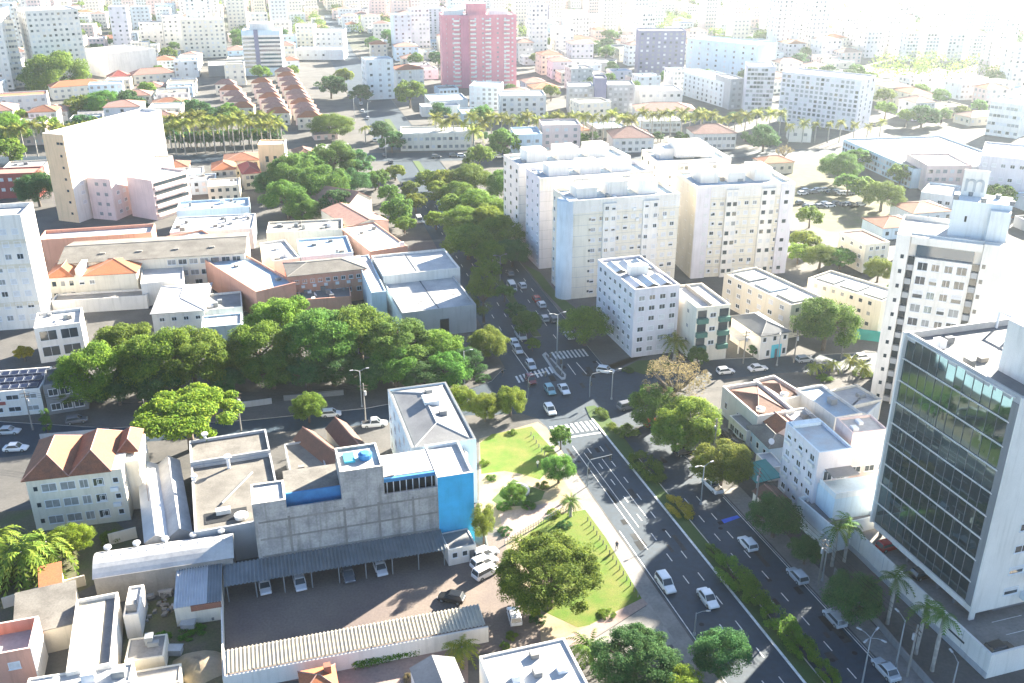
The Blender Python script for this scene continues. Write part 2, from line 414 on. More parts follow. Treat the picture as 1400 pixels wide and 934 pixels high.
sheet('footpath', PX([(888, 826), (925, 880), (800, 905), (800, 882)]), 0.014, 'conc')
sheet('car_park', PX([(306, 795), (650, 730), (690, 735), (700, 800), (735, 815), (740, 880), (668, 892), (310, 945)]), 0.014, 'carpark')
sheet('forecourt', PX([(440, 905), (640, 870), (640, 940), (480, 990), (440, 960)]), 0.018, 'pave_red')
sheet('yard', PX([(170, 830), (310, 800), (310, 960), (165, 960)]), 0.010, 'soil')
sheet('yard', PX([(0, 700), (130, 690), (190, 740), (128, 800), (0, 860)]), 0.010, 'soil')
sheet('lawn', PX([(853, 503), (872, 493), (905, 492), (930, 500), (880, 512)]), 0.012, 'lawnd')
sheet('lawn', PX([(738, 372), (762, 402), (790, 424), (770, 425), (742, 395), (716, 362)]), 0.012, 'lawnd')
sheet('sidewalk', [W(20, 75.9), W(20, 79.6), W(-124, 79.6), W(-124, 75.9)], 0.012, 'walk')
# wide street with palm avenue, far crossing
def strip(name, a, b, w, z, m):
    p, q = g(*a), g(*b); n = Vector((-(q - p).y, (q - p).x)).normalized() * (w / 2)
    return sheet(name, [p - n, q - n, q + n, p + n], z, m)
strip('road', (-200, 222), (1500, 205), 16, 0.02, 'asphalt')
strip('sidewalk', (-200, 214), (1500, 198), 6, 0.026, 'pave')
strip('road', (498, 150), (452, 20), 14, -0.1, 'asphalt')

rp = random.Random(14)
for k in range(26):                      # repaired patches and manhole covers in the carriageways
    u, v = rp.uniform(-150, -78), rp.choice((rp.uniform(54.6, 62.5), rp.uniform(67, 74.5))); a, b_ = rp.uniform(.5, 1.3), rp.uniform(.8, 4.5)
    sheet('road_patch', [W(u, v), W(u, v + a), W(u - b_, v + a * rp.uniform(.85, 1.1)), W(u - b_, v + .05)], ZR + 0.015 + k * 0.00012, 'patch' if k % 2 else 'patchd')
for k in range(14):
    u, v = rp.uniform(-160, -80), rp.choice((rp.uniform(55, 63), rp.uniform(67, 75))); c_ = W(u, v)
    sheet('manhole_cover', [c_ + Vector((math.cos(t * .628), math.sin(t * .628))) * .38 for t in range(10)], ZR + 0.0185 + k * .00005, 'patchd')
for k in range(9):
    c_ = g(rp.uniform(740, 830), rp.uniform(495, 545)); a, b_ = rp.uniform(.6, 1.5), rp.uniform(1, 5)
    sheet('road_patch', [c_, c_ + V2 * a, c_ + V2 * a - U2 * b_, c_ - U2 * b_ * .95], ZR + 0.0185 + k * 0.0001, 'patch' if k % 2 else 'patchd')
sheet('parking_yard', PX([(1040, 226), (1150, 222), (1262, 292), (1215, 322), (1130, 316), (1092, 300)]), 0.008, 'soil')
# ------------------------------------------------------------------ buildings
ORD = 'first second third fourth fifth sixth seventh eighth ninth tenth eleventh twelfth thirteenth fourteenth fifteenth sixteenth'.split()
OCC = []          # occupied plan circles, for the fill further away
WCACHE = {}
def win_mesh(w, h, kind):
    k = (round(w, 2), round(h, 2), kind)
    if k in WCACHE: return WCACHE[k]
    mb = MB(); t = min(0.09, w * 0.09); d = 0.07
    mb.box(-w/2, -d, -h/2, w/2, 0, -h/2 + t); mb.box(-w/2, -d, h/2 - t, w/2, 0, h/2)
    mb.box(-w/2, -d, -h/2 + t, -w/2 + t, 0, h/2 - t); mb.box(w/2 - t, -d, -h/2 + t, w/2, 0, h/2 - t)
    x0, x1, z0, z1 = -w/2 + t, w/2 - t, -h/2 + t, h/2 - t
    y = -0.02
    if kind == 'half':
        zm = z0 + (z1 - z0) * 0.5
        mb.poly([(x0, y, z0), (x1, y, z0), (x1, y, zm), (x0, y, zm)], 1); mb.poly([(x0, y - 0.02, zm), (x1, y - 0.02, zm), (x1, y - 0.02, z1), (x0, y - 0.02, z1)], 2)
        mb.poly([(x0, y, zm), (x1, y, zm), (x1, y - .02, zm), (x0, y - .02, zm)], 2)
    elif kind == 'side':
        xm = (x0 + x1) / 2
        mb.poly([(x0, y, z0), (xm, y, z0), (xm, y, z1), (x0, y, z1)], 1); mb.poly([(xm, y - 0.02, z0), (x1, y - 0.02, z0), (x1, y - 0.02, z1), (xm, y - 0.02, z1)], 2)
    else:
        mb.poly([(x0, y, z0), (x1, y, z0), (x1, y, z1), (x0, y, z1)], {'shut': 2, 'curt': 3}.get(kind, 1))
        if kind != 'shut' and w > 1.0: mb.box(-t * .35, -0.05, z0, t * .35, -0.005, z1)
    if h < 2.2: mb.box(-w/2 - 0.08, -0.14, -h/2 - 0.07, w/2 + 0.08, 0, -h/2 - 0.005)
    me = mb.mesh('window', ['frame', 'glass', 'shut', 'curtain'])
    WCACHE[k] = me
    return me
WRND = random.Random(11)
class Building:
    def __init__(s, name, label, A, B, C, h, z0=0.0, cat='building', group=None, square=True):
        a, b, c = (g(*A, h) if not isinstance(A, Vector) else A), (g(*B, h) if not isinstance(B, Vector) else B), (g(*C, h) if isinstance(C, tuple) else C)
        d = b - a; s.L = d.length; s.rz = math.atan2(d.y, d.x)
        s.ex = d / s.L; s.ey = Vector((-s.ex.y, s.ex.x))
        s.D = (c - a).dot(s.ey) if isinstance(c, Vector) else float(c)
        if s.D < 0: print('NEG DEPTH', name, label, s.D)
        s.h = h; s.a = a; s.z0 = z0
        s.root = link(name, None, None, (a.x, a.y, z0), s.rz)
        s.root.empty_display_size = 1.0
        tag(s.root, label, cat, group)
        s.mid = a + s.ex * s.L / 2 + s.ey * s.D / 2
        OCC.append((s.mid.x, s.mid.y, max(s.L, s.D) * 0.62))
        s.hh = h - z0
    def loc(s, px, py, z):
        p = (g(px, py, z) if not isinstance(px, Vector) else px) - s.a
        return p.dot(s.ex), p.dot(s.ey)
    def part(s, name, mb, mat, parent=None, smooth=False, kind=None):
        o = mb.build(name, mat, parent or s.root, smooth)
        if kind: o['kind'] = kind
        return o
    def box(s, name, x0, y0, z0, x1, y1, z1, mat, parent=None):
        mb = MB(); mb.box(min(x0, x1), min(y0, y1), z0, max(x0, x1), max(y0, y1), z1); return s.part(name, mb, mat, parent)
    def body(s, wall, roof, par=0.7, t=0.25, x0=0, y0=0, x1=None, y1=None, z0=0, z1=None, rim=None):
        """walls with a parapet and a flat roof inside it"""
        x1 = s.L if x1 is None else x1; y1 = s.D if y1 is None else y1; z1 = s.hh if z1 is None else z1
        mb = MB(); o = [(x0, y0), (x1, y0), (x1, y1), (x0, y1)]; i = [(x0 + t, y0 + t), (x1 - t, y0 + t), (x1 - t, y1 - t), (x0 + t, y1 - t)]
        for k in range(4):
            j = (k + 1) % 4
            mb.poly([(*o[k], z0), (*o[j], z0), (*o[j], z1), (*o[k], z1)])
            mb.poly([(*o[k], z1), (*o[j], z1), (*i[j], z1), (*i[k], z1)], 1)
            mb.poly([(*i[k], z1), (*i[j], z1), (*i[j], z1 - par), (*i[k], z1 - par)])
        w = s.part('wall', mb, [wall, rim or wall])
        mb = MB(); mb.poly([(*p, z1 - par) for p in i]); r = s.part('roof', mb, roof)
        return w
    def walls(s, wall, x0=0, y0=0, x1=None, y1=None, z0=0, z1=None):
        x1 = s.L if x1 is None else x1; y1 = s.D if y1 is None else y1; z1 = s.hh if z1 is None else z1
        mb = MB(); mb.box(x0, y0, z0, x1, y1, z1, 0, False, True); return s.part('wall', mb, wall)
    def hip(s, mat, rise, ov=0.5, x0=0, y0=0, x1=None, y1=None, z=None, along=None, cap='tilep'):
        x1 = (s.L if x1 is None else x1) + ov; y1 = (s.D if y1 is None else y1) + ov; x0 -= ov; y0 -= ov; z = s.hh if z is None else z
        z += 0.02
        mb = MB(); mb2 = MB(); lx, ly = x1 - x0, y1 - y0
        if (along or ('x' if lx >= ly else 'y')) == 'x':
            r = min(ly / 2, lx / 2 - 0.05); p, q = (x0 + r, (y0 + y1) / 2, z + rise), (x1 - r, (y0 + y1) / 2, z + rise)
            fs = [[(x0, y0, z), (x1, y0, z), q, p], [(x1, y0, z), (x1, y1, z), q], [(x1, y1, z), (x0, y1, z), p, q], [(x0, y1, z), (x0, y0, z), p]]
            ed = [((x0, y0, z), p), ((x0, y1, z), p), ((x1, y0, z), q), ((x1, y1, z), q), (p, q)]
        else:
            r = min(lx / 2, ly / 2 - 0.05); p, q = ((x0 + x1) / 2, y0 + r, z + rise), ((x0 + x1) / 2, y1 - r, z + rise)
            fs = [[(x0, y0, z), (x1, y0, z), p], [(x1, y0, z), (x1, y1, z), q, p], [(x1, y1, z), (x0, y1, z), q], [(x0, y1, z), (x0, y0, z), p, q]]
            ed = [((x0, y0, z), p), ((x1, y0, z), p), ((x0, y1, z), q), ((x1, y1, z), q), (p, q)]
        for f in fs: mb.poly(f)
        mb.box(x0, y0, z - 0.14, x1, y1, z - 0.01)
        o = s.part('roof', mb, mat)
        for e in ed: mb2.tube([e[0], e[1]], [0.11, 0.11], 4)
        s.part('ridge_cap', mb2, cap, o)
        return o
    def gable(s, mat, rise, ov=0.4, x0=0, y0=0, x1=None, y1=None, z=None, along='x', wall=None, cap='tilep', rib=False):
        x1 = (s.L if x1 is None else x1); y1 = (s.D if y1 is None else y1); z = s.hh if z is None else z
        mb = MB(); t = 0.12
        if along == 'x':
            ym = (y0 + y1) / 2
            sl = rise / (ym - y0); a, b = y0 - ov, y1 + ov; ze = z - sl * ov + 0.05; zt = z + rise + 0.05
            P = lambda u, v, w: (u, v, w); u0, u1 = x0 - ov, x1 + ov; g0, g1 = x0, x1; m_ = ym; e0, e1 = y0, y1
        else:
            xm = (x0 + x1) / 2
            sl = rise / (xm - x0); a, b = x0 - ov, x1 + ov; ze = z - sl * ov + 0.05; zt = z + rise + 0.05
            P = lambda u, v, w: (v, u, w); u0, u1 = y0 - ov, y1 + ov; g0, g1 = y0, y1; m_ = xm; e0, e1 = x0, x1
        for (va, za, vb, zb) in ((a, ze, m_, zt), (m_, zt, b, ze)):
            mb.poly([P(u0, va, za + t), P(u1, va, za + t), P(u1, vb, zb + t), P(u0, vb, zb + t)])
            mb.poly([P(u0, vb, zb), P(u1, vb, zb), P(u1, va, za), P(u0, va, za)])
            for uu in (u0, u1): mb.poly([P(uu, va, za), P(uu, vb, zb), P(uu, vb, zb + t), P(uu, va, za + t)])
        mb.poly([P(u0, a, ze), P(u1, a, ze), P(u1, a, ze + t), P(u0, a, ze + t)]); mb.poly([P(u0, b, ze), P(u1, b, ze), P(u1, b, ze + t), P(u0, b, ze + t)])
        o = s.part('roof', mb, mat)
        if cap:
            m2 = MB(); m2.tube([P(u0, m_, zt + t), P(u1, m_, zt + t)], [0.13, 0.13], 5); s.part('ridge_cap', m2, cap, o)
        if wall:
            m3 = MB()
            for uu in (g0, g1): m3.poly([P(uu, e0, z), P(uu, e1, z), P(uu, m_, z + rise)])
            s.part('gable_wall', m3, wall)
        return o
    def shed(s, mat, z_front, z_back, ov=0.3, x0=0, y0=0, x1=None, y1=None, ribs=0, name='roof'):
        x1 = (s.L if x1 is None else x1) + ov; y1 = (s.D if y1 is None else y1) + ov; x0 -= ov; y0 -= ov
        mb = MB()
        if not ribs:
            for dz, fl in ((0.1, 1), (0, 0)):
                p = [(x0, y0, z_front + dz), (x1, y0, z_front + dz), (x1, y1, z_back + dz), (x0, y1, z_back + dz)]; mb.poly(p if fl else p[::-1])
            for a, b, za, zb in (((x0, y0), (x1, y0), z_front, z_front), ((x1, y0), (x1, y1), z_front, z_back), ((x1, y1), (x0, y1), z_back, z_back), ((x0, y1), (x0, y0), z_back, z_front)):
                mb.poly([(*a, za), (*b, zb), (*b, zb + 0.1), (*a, za + 0.1)])
        else:
            prof = []
            n = ribs; w = (x1 - x0) / n
            for k in range(n):
                b = x0 + k * w
                prof += [(b, 0.0), (b + w * 0.55, 0.0), (b + w * 0.6, 0.16), (b + w * 0.95, 0.16)]
            prof.append((x1, 0.0))
            for (xa, da), (xb, db) in zip(prof, prof[1:]):
                mb.poly([(xa, y0, z_front + da), (xb, y0, z_front + db), (xb, y1, z_back + db), (xa, y1, z_back + da)])
        return s.part(name, mb, mat)
    def wins(s, face, n, rows, w, h, a0, a1, b0, b1, kinds='ddsch', off=None, skip=0.0, frame=None, x=(0, 0, None, None), name='window', solo=None):
        """n columns from a0 to a1 along the face, rows from height b0 to b1 (centres)"""
        X0, Y0 = x[0], x[1]; X1 = s.L if x[2] is None else x[2]; Y1 = s.D if x[3] is None else x[3]
        km = {'d': 'dark', 's': 'shut', 'c': 'curt', 'h': 'half', 'e': 'side'}
        px = w / mpp(s.mid, s.hh / 2)
        solo = (px >= 5.5) if solo is None else solo
        J = MB()
        for r in range(rows):
            z = b0 + (b1 - b0) * (r / (rows - 1) if rows > 1 else 0.5)
            for c in range(n):
                if WRND.random() < skip: continue
                a = a0 + (a1 - a0) * (c / (n - 1) if n > 1 else 0.5)
                k = km[WRND.choice(kinds)]
                if face == 'F': p, rz = (X0 + a, Y0, z), 0.0
                elif face == 'R': p, rz = (X1, Y0 + a, z), math.pi / 2
                elif face == 'B': p, rz = (X1 - a, Y1, z), math.pi
                else: p, rz = (X0, Y1 - a, z), -math.pi / 2
                if solo: link(name, win_mesh(w, h, k), s.root, p, rz)
                else:
                    cs, sn = math.cos(rz), math.sin(rz)
                    def q(lx, ly, lz): return (p[0] + cs * lx - sn * ly, p[1] + sn * lx + cs * ly, p[2] + lz)
                    mi = {'shut': 1, 'curt': 2}.get(k, 0); e = 0.05
                    J.poly([q(-w/2, -e, -h/2), q(w/2, -e, -h/2), q(w/2, -e, h/2), q(-w/2, -e, h/2)], mi)
                    J.poly([q(-w/2, -e, -h/2), q(-w/2, 0, -h/2), q(w/2, 0, -h/2), q(w/2, -e, -h/2)], 1)
        if not solo and J.f:
            o = s.part('windows', J, ['glass', 'shut', 'curtain']); o['kind'] = 'stuff'
    def vent(s, x, y, z, h=1.6, r=0.22, mat='steel'):
        mb = MB(); mb.tube([(x, y, z), (x, y, z + h)], [r * .6, r * .6], 8); mb.tube([(x, y, z + h), (x, y, z + h + .25), (x, y, z + h + .5), (x, y, z + h + .6)], [r, r * 1.5, r * 1.4, r * .3], 8)
        s.part('roof_vent', mb, mat)
    def tank(s, x, y, z, r=0.8, h=1.2, mat='bluep'):
        mb = MB(); mb.tube([(x, y, z), (x, y, z + h * .8), (x, y, z + h)], [r, r * 1.08, r * .6], 12); s.part('water_tank', mb, mat)
    def ac(s, face, a, z, w=0.9):
        mb = MB()
        if face == 'F': mb.box(a, -0.45, z, a + w, -0.02, z + 0.65)
        else: mb.box(s.L + 0.02, a, z, s.L + 0.45, a + w, z + 0.65)
        s.part('air_conditioner', mb, 'frame')
    def dish(s, x, y, z):
        mb = MB(); mb.tube([(x, y, z), (x, y, z + .7)], [.05, .05], 5)
        mb.tube([(x, y, z + .6), (x + .12, y, z + .7), (x + .25, y, z + .78)], [.1, .4, .6], 10); s.part('satellite_dish', mb, 'frame')
    def clutter(s, n, z, seed, x0=0.6, y0=0.6, x1=None, y1=None):
        r = random.Random(seed); x1 = (x1 or s.L) - 0.6; y1 = (y1 or s.D) - 0.6
        for _ in range(n):
            x, y = r.uniform(x0, x1 - 1), r.uniform(y0, y1 - 1); w, d, h = r.uniform(.6, 1.6), r.uniform(.6, 1.4), r.uniform(.5, 1.3)
            mb = MB(); mb.box(x, y, z, x + w, y + d, z + h); mb.box(x + .1, y - .03, z + h * .3, x + w - .1, y - .005, z + h * .8)
            s.part('roof_unit', mb, r.choice(['frame', 'roofg', 'steel', 'conc']))
def B(name, label, A, Bp, C, h, **k): return Building(name, label, A, Bp, C, h, **k)
def flat(label, A, Bp, C, h, wall='white', roof='roofw', par=0.5, name='low_building', cl=0, seed=1, w=None, **k):
    b = B(name, label, A, Bp, C, h, **k); b.body(wall, roof, par)
    if cl: b.clutter(cl, b.hh - par, seed)
    for a in (w or []): b.wins(*a)
    return b

# ---- near left: house with clay hip roofs
b = B('apartment_house', 'cream three-storey house with brown clay hip roofs beside palm garden', (34, 656), (166, 641), (184, 590), 9.8, cat='house')
b.walls('creamp'); L, D = b.L, b.D
b.hip('tile', 2.4, 0.5, 0, 0, L * .42, D, along='y'); b.hip('tile', 2.5, 0.5, L * .42 + 1.0, 0, L * .86, D, along='y', z=9.86); b.hip('tile', 1.6, 0.4, L * .86 + .9, D * .45, L + 1.6, D, along='y', z=9.8)
b.box('side_wing', L + .02, D * .25, 0, L + 2.2, D - 0.3, 9.3, 'creamp')
b.wins('F', 2, 3, 2.3, 1.5, 3.2, 6.0, 1.9, 7.9, 'cc'); b.wins('F', 1, 3, 1.4, 1.6, 8.4, 8.4, 1.9, 7.9, 'c'); b.wins('F', 2, 3, .9, 1.0, L - 3.6, L - 1.2, 1.9, 7.9, 'd')
b.wins('F', 1, 3, 1.7, 1.5, 10.6, 10.6, 1.9, 7.9, 'd'); b.wins('F', 1, 3, .6, .8, 1.2, 1.2, 1.9, 7.9, 'd')
for z in (3.1, 6.0): b.ac('F', 12.2, z, 1.2)
b.wins('R', 3, 2, 1.2, 1.2, 2.5, D - 2, 3, 7.5, 'ds', x=(0, 0, L + 2.2, None))
# ---- grey roofed warehouse
b = B('warehouse', 'warehouse with stained grey cement roof, vents and a roof pit', (266, 728), (388, 706), (380, 588), 6.5, cat='warehouse')
L, D = b.L, b.D; ys = D * .72
b.body('greyw', 'cement', .5, .3, 0, 0, L, ys); b.body('greyw', 'cement', .5, .3, 0, ys + .02, L, D, 0, 7.1)
x, y = b.loc(313, 640, 6); b.vent(x, y, 6, 1.9, .45, 'frame'); x, y = b.loc(281, 603, 6.5); b.vent(x, y, 6.6, 1.0, .4, 'frame')
x, y = b.loc(262, 660, 6); b.vent(x + .5, y, 6, .8, .35, 'frame')
x0, y0 = b.loc(280, 718, 6); x1, y1 = b.loc(338, 700, 6)
b.box('roof_pit', x0, y0, 6.01, x1, y1 + 1.5, 6.06, 'dark')
b.tank(*b.loc(330, 708, 6), 6.06, 1.0, .7, 'white'); b.box('roof_box', *b.loc(296, 706, 6), 6.06, b.loc(296, 706, 6)[0] + 2.2, b.loc(296, 706, 6)[1] + 1.1, 6.8, 'white')
mb = MB(); p, q = b.loc(345, 648, 6), b.loc(304, 690, 6); mb.tube([(*p, 6.3), (*q, 6.3)], [.16, .16], 6); b.part('roof_pipe', mb, 'steel')
# ---- sheds left of the warehouse
b = B('shed', 'two-gabled white metal shed beside the grey roofed warehouse', (198, 743), (263, 729), (258, 628), 4.2, cat='shed')
b.walls('greyw'); b.gable('metal', 1.0, .1, 0, 0, b.L * .48, b.D, along='y', wall='greyw', cap=None); b.gable('roofw', 1.3, .1, b.L * .5, 0, b.L, b.D, along='y', wall='greyw', cap=None)
b.box('skylight', 1.2, b.D * .45, 4.9, 2.2, b.D * .9, 5.15, 'tilep')
# ---- small roofs behind the grey wall
flat('small flat grey roof between warehouse and two brown tiled houses', (397, 649), (447, 641), (429, 601), 4.8, 'greyw', 'cement', .3, cl=1, seed=4)
for i, (A_, B_, C_, m, lb) in enumerate((((451, 641), (480, 630), (456, 582), 'tileb', 'narrow house with rusty brown gable roof, left of a pair'), ((482, 630), (511, 622), (489, 575), 'tileb', 'narrow house with brown gable roof against the blue apartment block'))):
    b = B('gable_house', lb, A_, B_, C_, 4.4, cat='house'); b.walls('creamp'); b.gable(m, 1.7, .15, along='y', wall='creamp')
# ---- pale blue apartment block
b = B('apartment_block', 'pale blue four-storey apartment block with grey hip roof beside the lawn', (562, 613), (651, 600), (600, 523), 12.4)
L, D = b.L, b.D; b.body('bluel', 'roofg', .35, .35, rim='roofd'); b.hip('roofg', 1.3, -.8, z=12.1, along='y', cap='roofw')
b.wins('L', 5, 4, 1.3, 1.3, 2, D - 2, 1.8, 10.4, 'ddch'); b.box('chimney', L * .45, D * .55, 12.1, L * .45 + 2.6, D * .55 + 3, 13.9, 'whiteb'); b.box('chimney', L * .55, D * .75, 12.1, L * .55 + 1.2, D * .75 + 1.2, 13.9, 'roofg')
b.box('chimney', L * .62, D * .38, 12.1, L * .62 + 1.2, D * .38 + 1.0, 13.7, 'roofg')
# ---- long block with rough grey back wall and blue end
b = B('unfinished_block', 'long block with rough grey back wall and bright blue end above car park', g(354, 765, 3.4), g(648, 717, 3.4), 9.0, 13.0)
L, D = b.L, b.D; X = lambda px, py: b.loc(px, py, 3.4)[0]
xa, xb, xc, xd = X(399, 757), X(473, 745), X(530, 737), X(601, 726)
b.body('render', 'roofw', .3, .3, 0, 0, xa, D * .62, 0, 13.1, rim='white')
b.walls('render', xa + .01, 0, xb, D, 0, 10.6); b.box('parapet', xa + .01, 0.003, 10.62, xb, .3, 11.6, 'render'); b.box('terrace_wall', xa + .02, 1.6, 10.62, xb - .01, 1.9, 13.0, 'bluep'); b.box('roof_slab', xa + .02, 1.92, 10.62, xb - .01, D, 12.6, 'cement')
b.body('render', 'roofw', .4, .3, xb + .01, 0, xc, D * .8, 0, 16.4, rim='white'); b.box('tank_room', xb + 1, D * .3, 16.02, xb + 2.6, D * .6, 16.38, 'turq')
b.tank(xb + 4.2, D * .4, 16.02, 1.0, 1.0, 'bluep')
b.walls('render', xc + .01, 0, xd, D, 0, 10.2); b.box('parapet', xc + .01, .003, 10.22, xd, .3, 11.3, 'render'); b.box('terrace_wall', xc + .02, 2.2, 10.22, xd - .01, 2.5, 12.9, 'dark'); b.box('terrace_beam', xc + .02, 1.7, 12.35, xd - .01, 2.19, 12.95, 'bluep'); b.box('roof_slab', xc + .02, 2.52, 10.22, xd - .01, D, 12.9, 'roofw')
for k in range(8): b.box('terrace_post', xc + .6 + k * (xd - xc - 1.2) / 7, 1.75, 10.22, xc + .72 + k * (xd - xc - 1.2) / 7, 1.87, 12.34, 'frame')
b.body('whiteb', 'roofw', .5, .3, xd + .01, 0, L, D + 1.2, 0, 13.0, rim='white'); b.box('blue_face', xd + .02, -.08, 0, L + .06, -.004, 12.9, 'blue'); b.box('blue_side', L + .004, -.003, 0, L + .06, D * .35, 12.88, 'blue')
for z in (3.6, 6.6, 9.6): b.box('concrete_band', .6, -.04, z, xd - .2, -.003, z + .28, 'conc')
for x in (xa, xb, xc - 1.2, (xc + xd) / 2): b.box('concrete_pier', x, -.06, .2, x + .35, -.004, 10.2, 'conc')
b.dish(xc + 2, 3, 12.9)
flat('white extension with flat roof joining blue end and apartment block', (571, 634), (640, 621), (628, 606), 11.0, 'whiteb', 'roofw', .4, cl=2, seed=54)
# ---- carports, guard hut
def carport(label, A, Bp, C, h, zb, mat, ribs, posts):
    b = B('carport', label, A, Bp, C, h, cat='carport'); b.shed(mat, h, zb, 0, ribs=ribs)
    for k in range(posts):
        x = .4 + (b.L - .8) * k / (posts - 1)
        mb = MB(); mb.box(x - .08, .15, 0, x + .08, .31, h - .02); mb.box(x - .06, .15, h - .3, x + .06, b.D - .1, h - .12); b.part('post', mb, 'steel')
    return b
b = carport('long carport with grey ribbed roof under the rough wall', (306, 803), (611, 752), (603, 729), 2.9, 3.5, 'metalg', 58, 9)
b = carport('carport with cream ribbed roof along the white boundary wall', (308, 922), (664, 855), (659, 828), 2.7, 3.0, 'metalc', 66, 12)
b.box('boundary_wall', -.2, -.32, 0, b.L + .3, -.05, 2.6, 'white')
b = B('guard_hut', 'small white guard hut with flat grey roof under blue wall', (613, 752), (651, 744), (643, 721), 3.0, cat='hut'); b.body('white', 'roofg', .12, .2); b.wins('F', 2, 1, .9, 1.0, 1.0, 2.6, 1.8, 1.8, 'd'); b.box('door', b.L - 1.1, -.06, 0, b.L - .3, -.004, 2.1, 'framed')
# ---- white vault and yard sheds
b = B('vaulted_shed', 'long white vaulted metal roof with five vents above the yard', (128, 792), (318, 763), (318, 728), 4.6, cat='shed'); L, D = b.L, b.D
b.walls('conc'); mb = MB(); n = 10
ar = [(D * k / n, 4.55 + 1.5 * math.sin(math.pi * k / n)) for k in range(n + 1)]
for k in range(n):
    (ya, za), (yb, zb) = ar[k], ar[k + 1]; mb.poly([(-.2, ya, za), (L + .2, ya, za), (L + .2, yb, zb), (-.2, yb, zb)])
for xx in (-.2, L + .2): mb.poly([(xx, y, z) for y, z in ar])
b.part('roof', mb, 'roofw', smooth=False)
for k in range(5): b.vent(1.5 + k * (L - 3) / 4, D * .8, 5.3, .5, .4, 'metal')
for k in range(1, 16): b.box('roof_seam', L * k / 16 - .04, D * .5 - .3, 6.03, L * k / 16 + .04, D * .5 + .3, 6.09, 'metal')
b = B('shed', 'low shed with two-tone grey sheet roof beside the overgrown yard', (238, 832), (302, 822), (301, 774), 3.2, cat='shed'); b.walls('creamp'); b.shed('metal', 3.2, 3.9, .1, 0, 0, b.L * .68, b.D, ribs=12); b.shed('metalg', 3.2, 3.9, .1, b.L * .7, 0, b.L, b.D, ribs=5)
b.box('brick_parapet', b.L * .35, -.3, 2.4, b.L, -.1, 3.3, 'brick')
b = B('shed', 'shed with rough speckled grey roof behind the pink house', (58, 863), (104, 852), (117, 797), 3.8, cat='shed'); b.walls('cream'); b.shed('cement', 3.8, 4.6, .1, -3.5, 0, None, None)
b = B('warehouse', 'narrow warehouse with long cream roof and white parapet near pink house', (90, 920), (153, 907), (146, 812), 5.0, cat='warehouse'); b.body('white', 'roofg', .7, .3); b.box('roof_panel', .4, .4, 4.31, b.L * .68, b.D - .4, 4.5, 'metalc')
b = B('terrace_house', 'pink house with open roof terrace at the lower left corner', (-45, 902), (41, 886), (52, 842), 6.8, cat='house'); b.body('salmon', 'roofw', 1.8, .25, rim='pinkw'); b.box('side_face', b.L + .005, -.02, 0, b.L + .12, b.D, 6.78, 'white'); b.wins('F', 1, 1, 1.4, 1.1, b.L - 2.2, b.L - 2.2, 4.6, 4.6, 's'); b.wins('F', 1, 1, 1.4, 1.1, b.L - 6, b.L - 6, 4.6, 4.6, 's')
b = B('shed', 'small shed with orange clay roof below the palm garden', (55, 804), (84, 797), (112, 768), 3.3, cat='shed'); b.walls('cream'); b.shed('tileo', 3.3, 4.0, .2)
flat('small white flat roof between cream roofed warehouse and rubble yard', (168, 842), (189, 839), (191, 800), 4.0, 'white', 'roofw', .25, cl=1, seed=52)
flat('low concrete slab roof beside hedge in the yard', (170, 905), (224, 897), (215, 868), 2.4, 'cream', 'conc', .12, cl=2, seed=53)
flat('low slab roof with worn edge below sand heap', (172, 945), (246, 932), (240, 908), 2.2, 'cream', 'conc', .12)
flat('white roof with curved brick edge at the bottom left', (30, 955), (178, 932), (172, 907), 4.6, 'white', 'roofw', .2, cl=3, seed=51)
flat('large white metal roof at the bottom centre beside dark palms', (690, 985), (815, 955), (765, 873), 6.0, 'white', 'roofw', .25, cl=4, seed=3)
b = B('gable_house', 'small house with grey and cream gable roof below fan palm', (580, 968), (642, 952), (622, 900), 3.6, cat='house'); b.walls('white'); b.gable('roofg', 1.2, .1, along='y', wall='white', cap=None)
b = B('brick_hut', 'small brick hut with clay roof against the boundary wall', (414, 950), (461, 940), (447, 912), 2.6, cat='hut'); b.walls('brick'); b.hip('tileo', .9, .25); b.box('chimney', b.L * .7, b.D * .6, 2.6, b.L * .7 + .9, b.D * .6 + .9, 4.0, 'brick')

# ---- left middle
b = B('apartment_tower', 'slim white tower with beige floor bands at the left edge', (-70, 298), (28, 293), (41, 276.5), 28.5); b.body('white', 'roofw', 1.0)
b.wins('F', 6, 8, 1.5, 1.4, b.L - 15, b.L - 2, 3, 24.5, 'sscd'); 
for z in (6, 15.5, 21.5): b.box('floor_band', .2, -.05, z, b.L - .1, -.003, z + 1.0, 'cream')
for k in range(5): b.box('balcony', b.L - 19.5, -1.1, 4 + k * 4.5, b.L - 16.8, -.004, 5.1 + k * 4.5, 'cream')
b = B('shop_building', 'white and blue shop with rows of solar panels on its roof', (-45, 539), (54, 531), (47, 503), 5.6, cat='shop'); b.body('white', 'navy', .3, .25); L, D = b.L, b.D
sm = MB(); sm.box(-.75, -.75, 0, .75, .75, .06, 1); sm.box(-.68, -.68, .06, .68, .68, .075, 0); sm = sm.mesh('solar_panel', ['solar', 'steel'])
for r in range(3):
    for k in range(10):
        o = link('solar_panel', sm, b.root, (L - 1.4 - k * 1.75, 1.6 + r * (D - 3.0) / 2.2, 5.75)); o.rotation_euler = (rad(8), 0, 0)
b.wins('F', 4, 2, 2.4, 1.1, L - 12, L - 2, 1.5, 4.1, 'dc'); b.box('sign_band', L - 15, -.1, 2.6, L - 6.8, -.004, 3.3, 'maroon')
b = B('grey_house', 'dark grey two-storey building with open ground floor next to solar roof', (58, 527), (114, 519), (108, 499), 6.6, cat='house'); b.body('greyd', 'roofd', .5); b.wins('F', 3, 2, 1.8, 1.5, 1.6, b.L - 1.6, 1.6, 4.8, 'd')
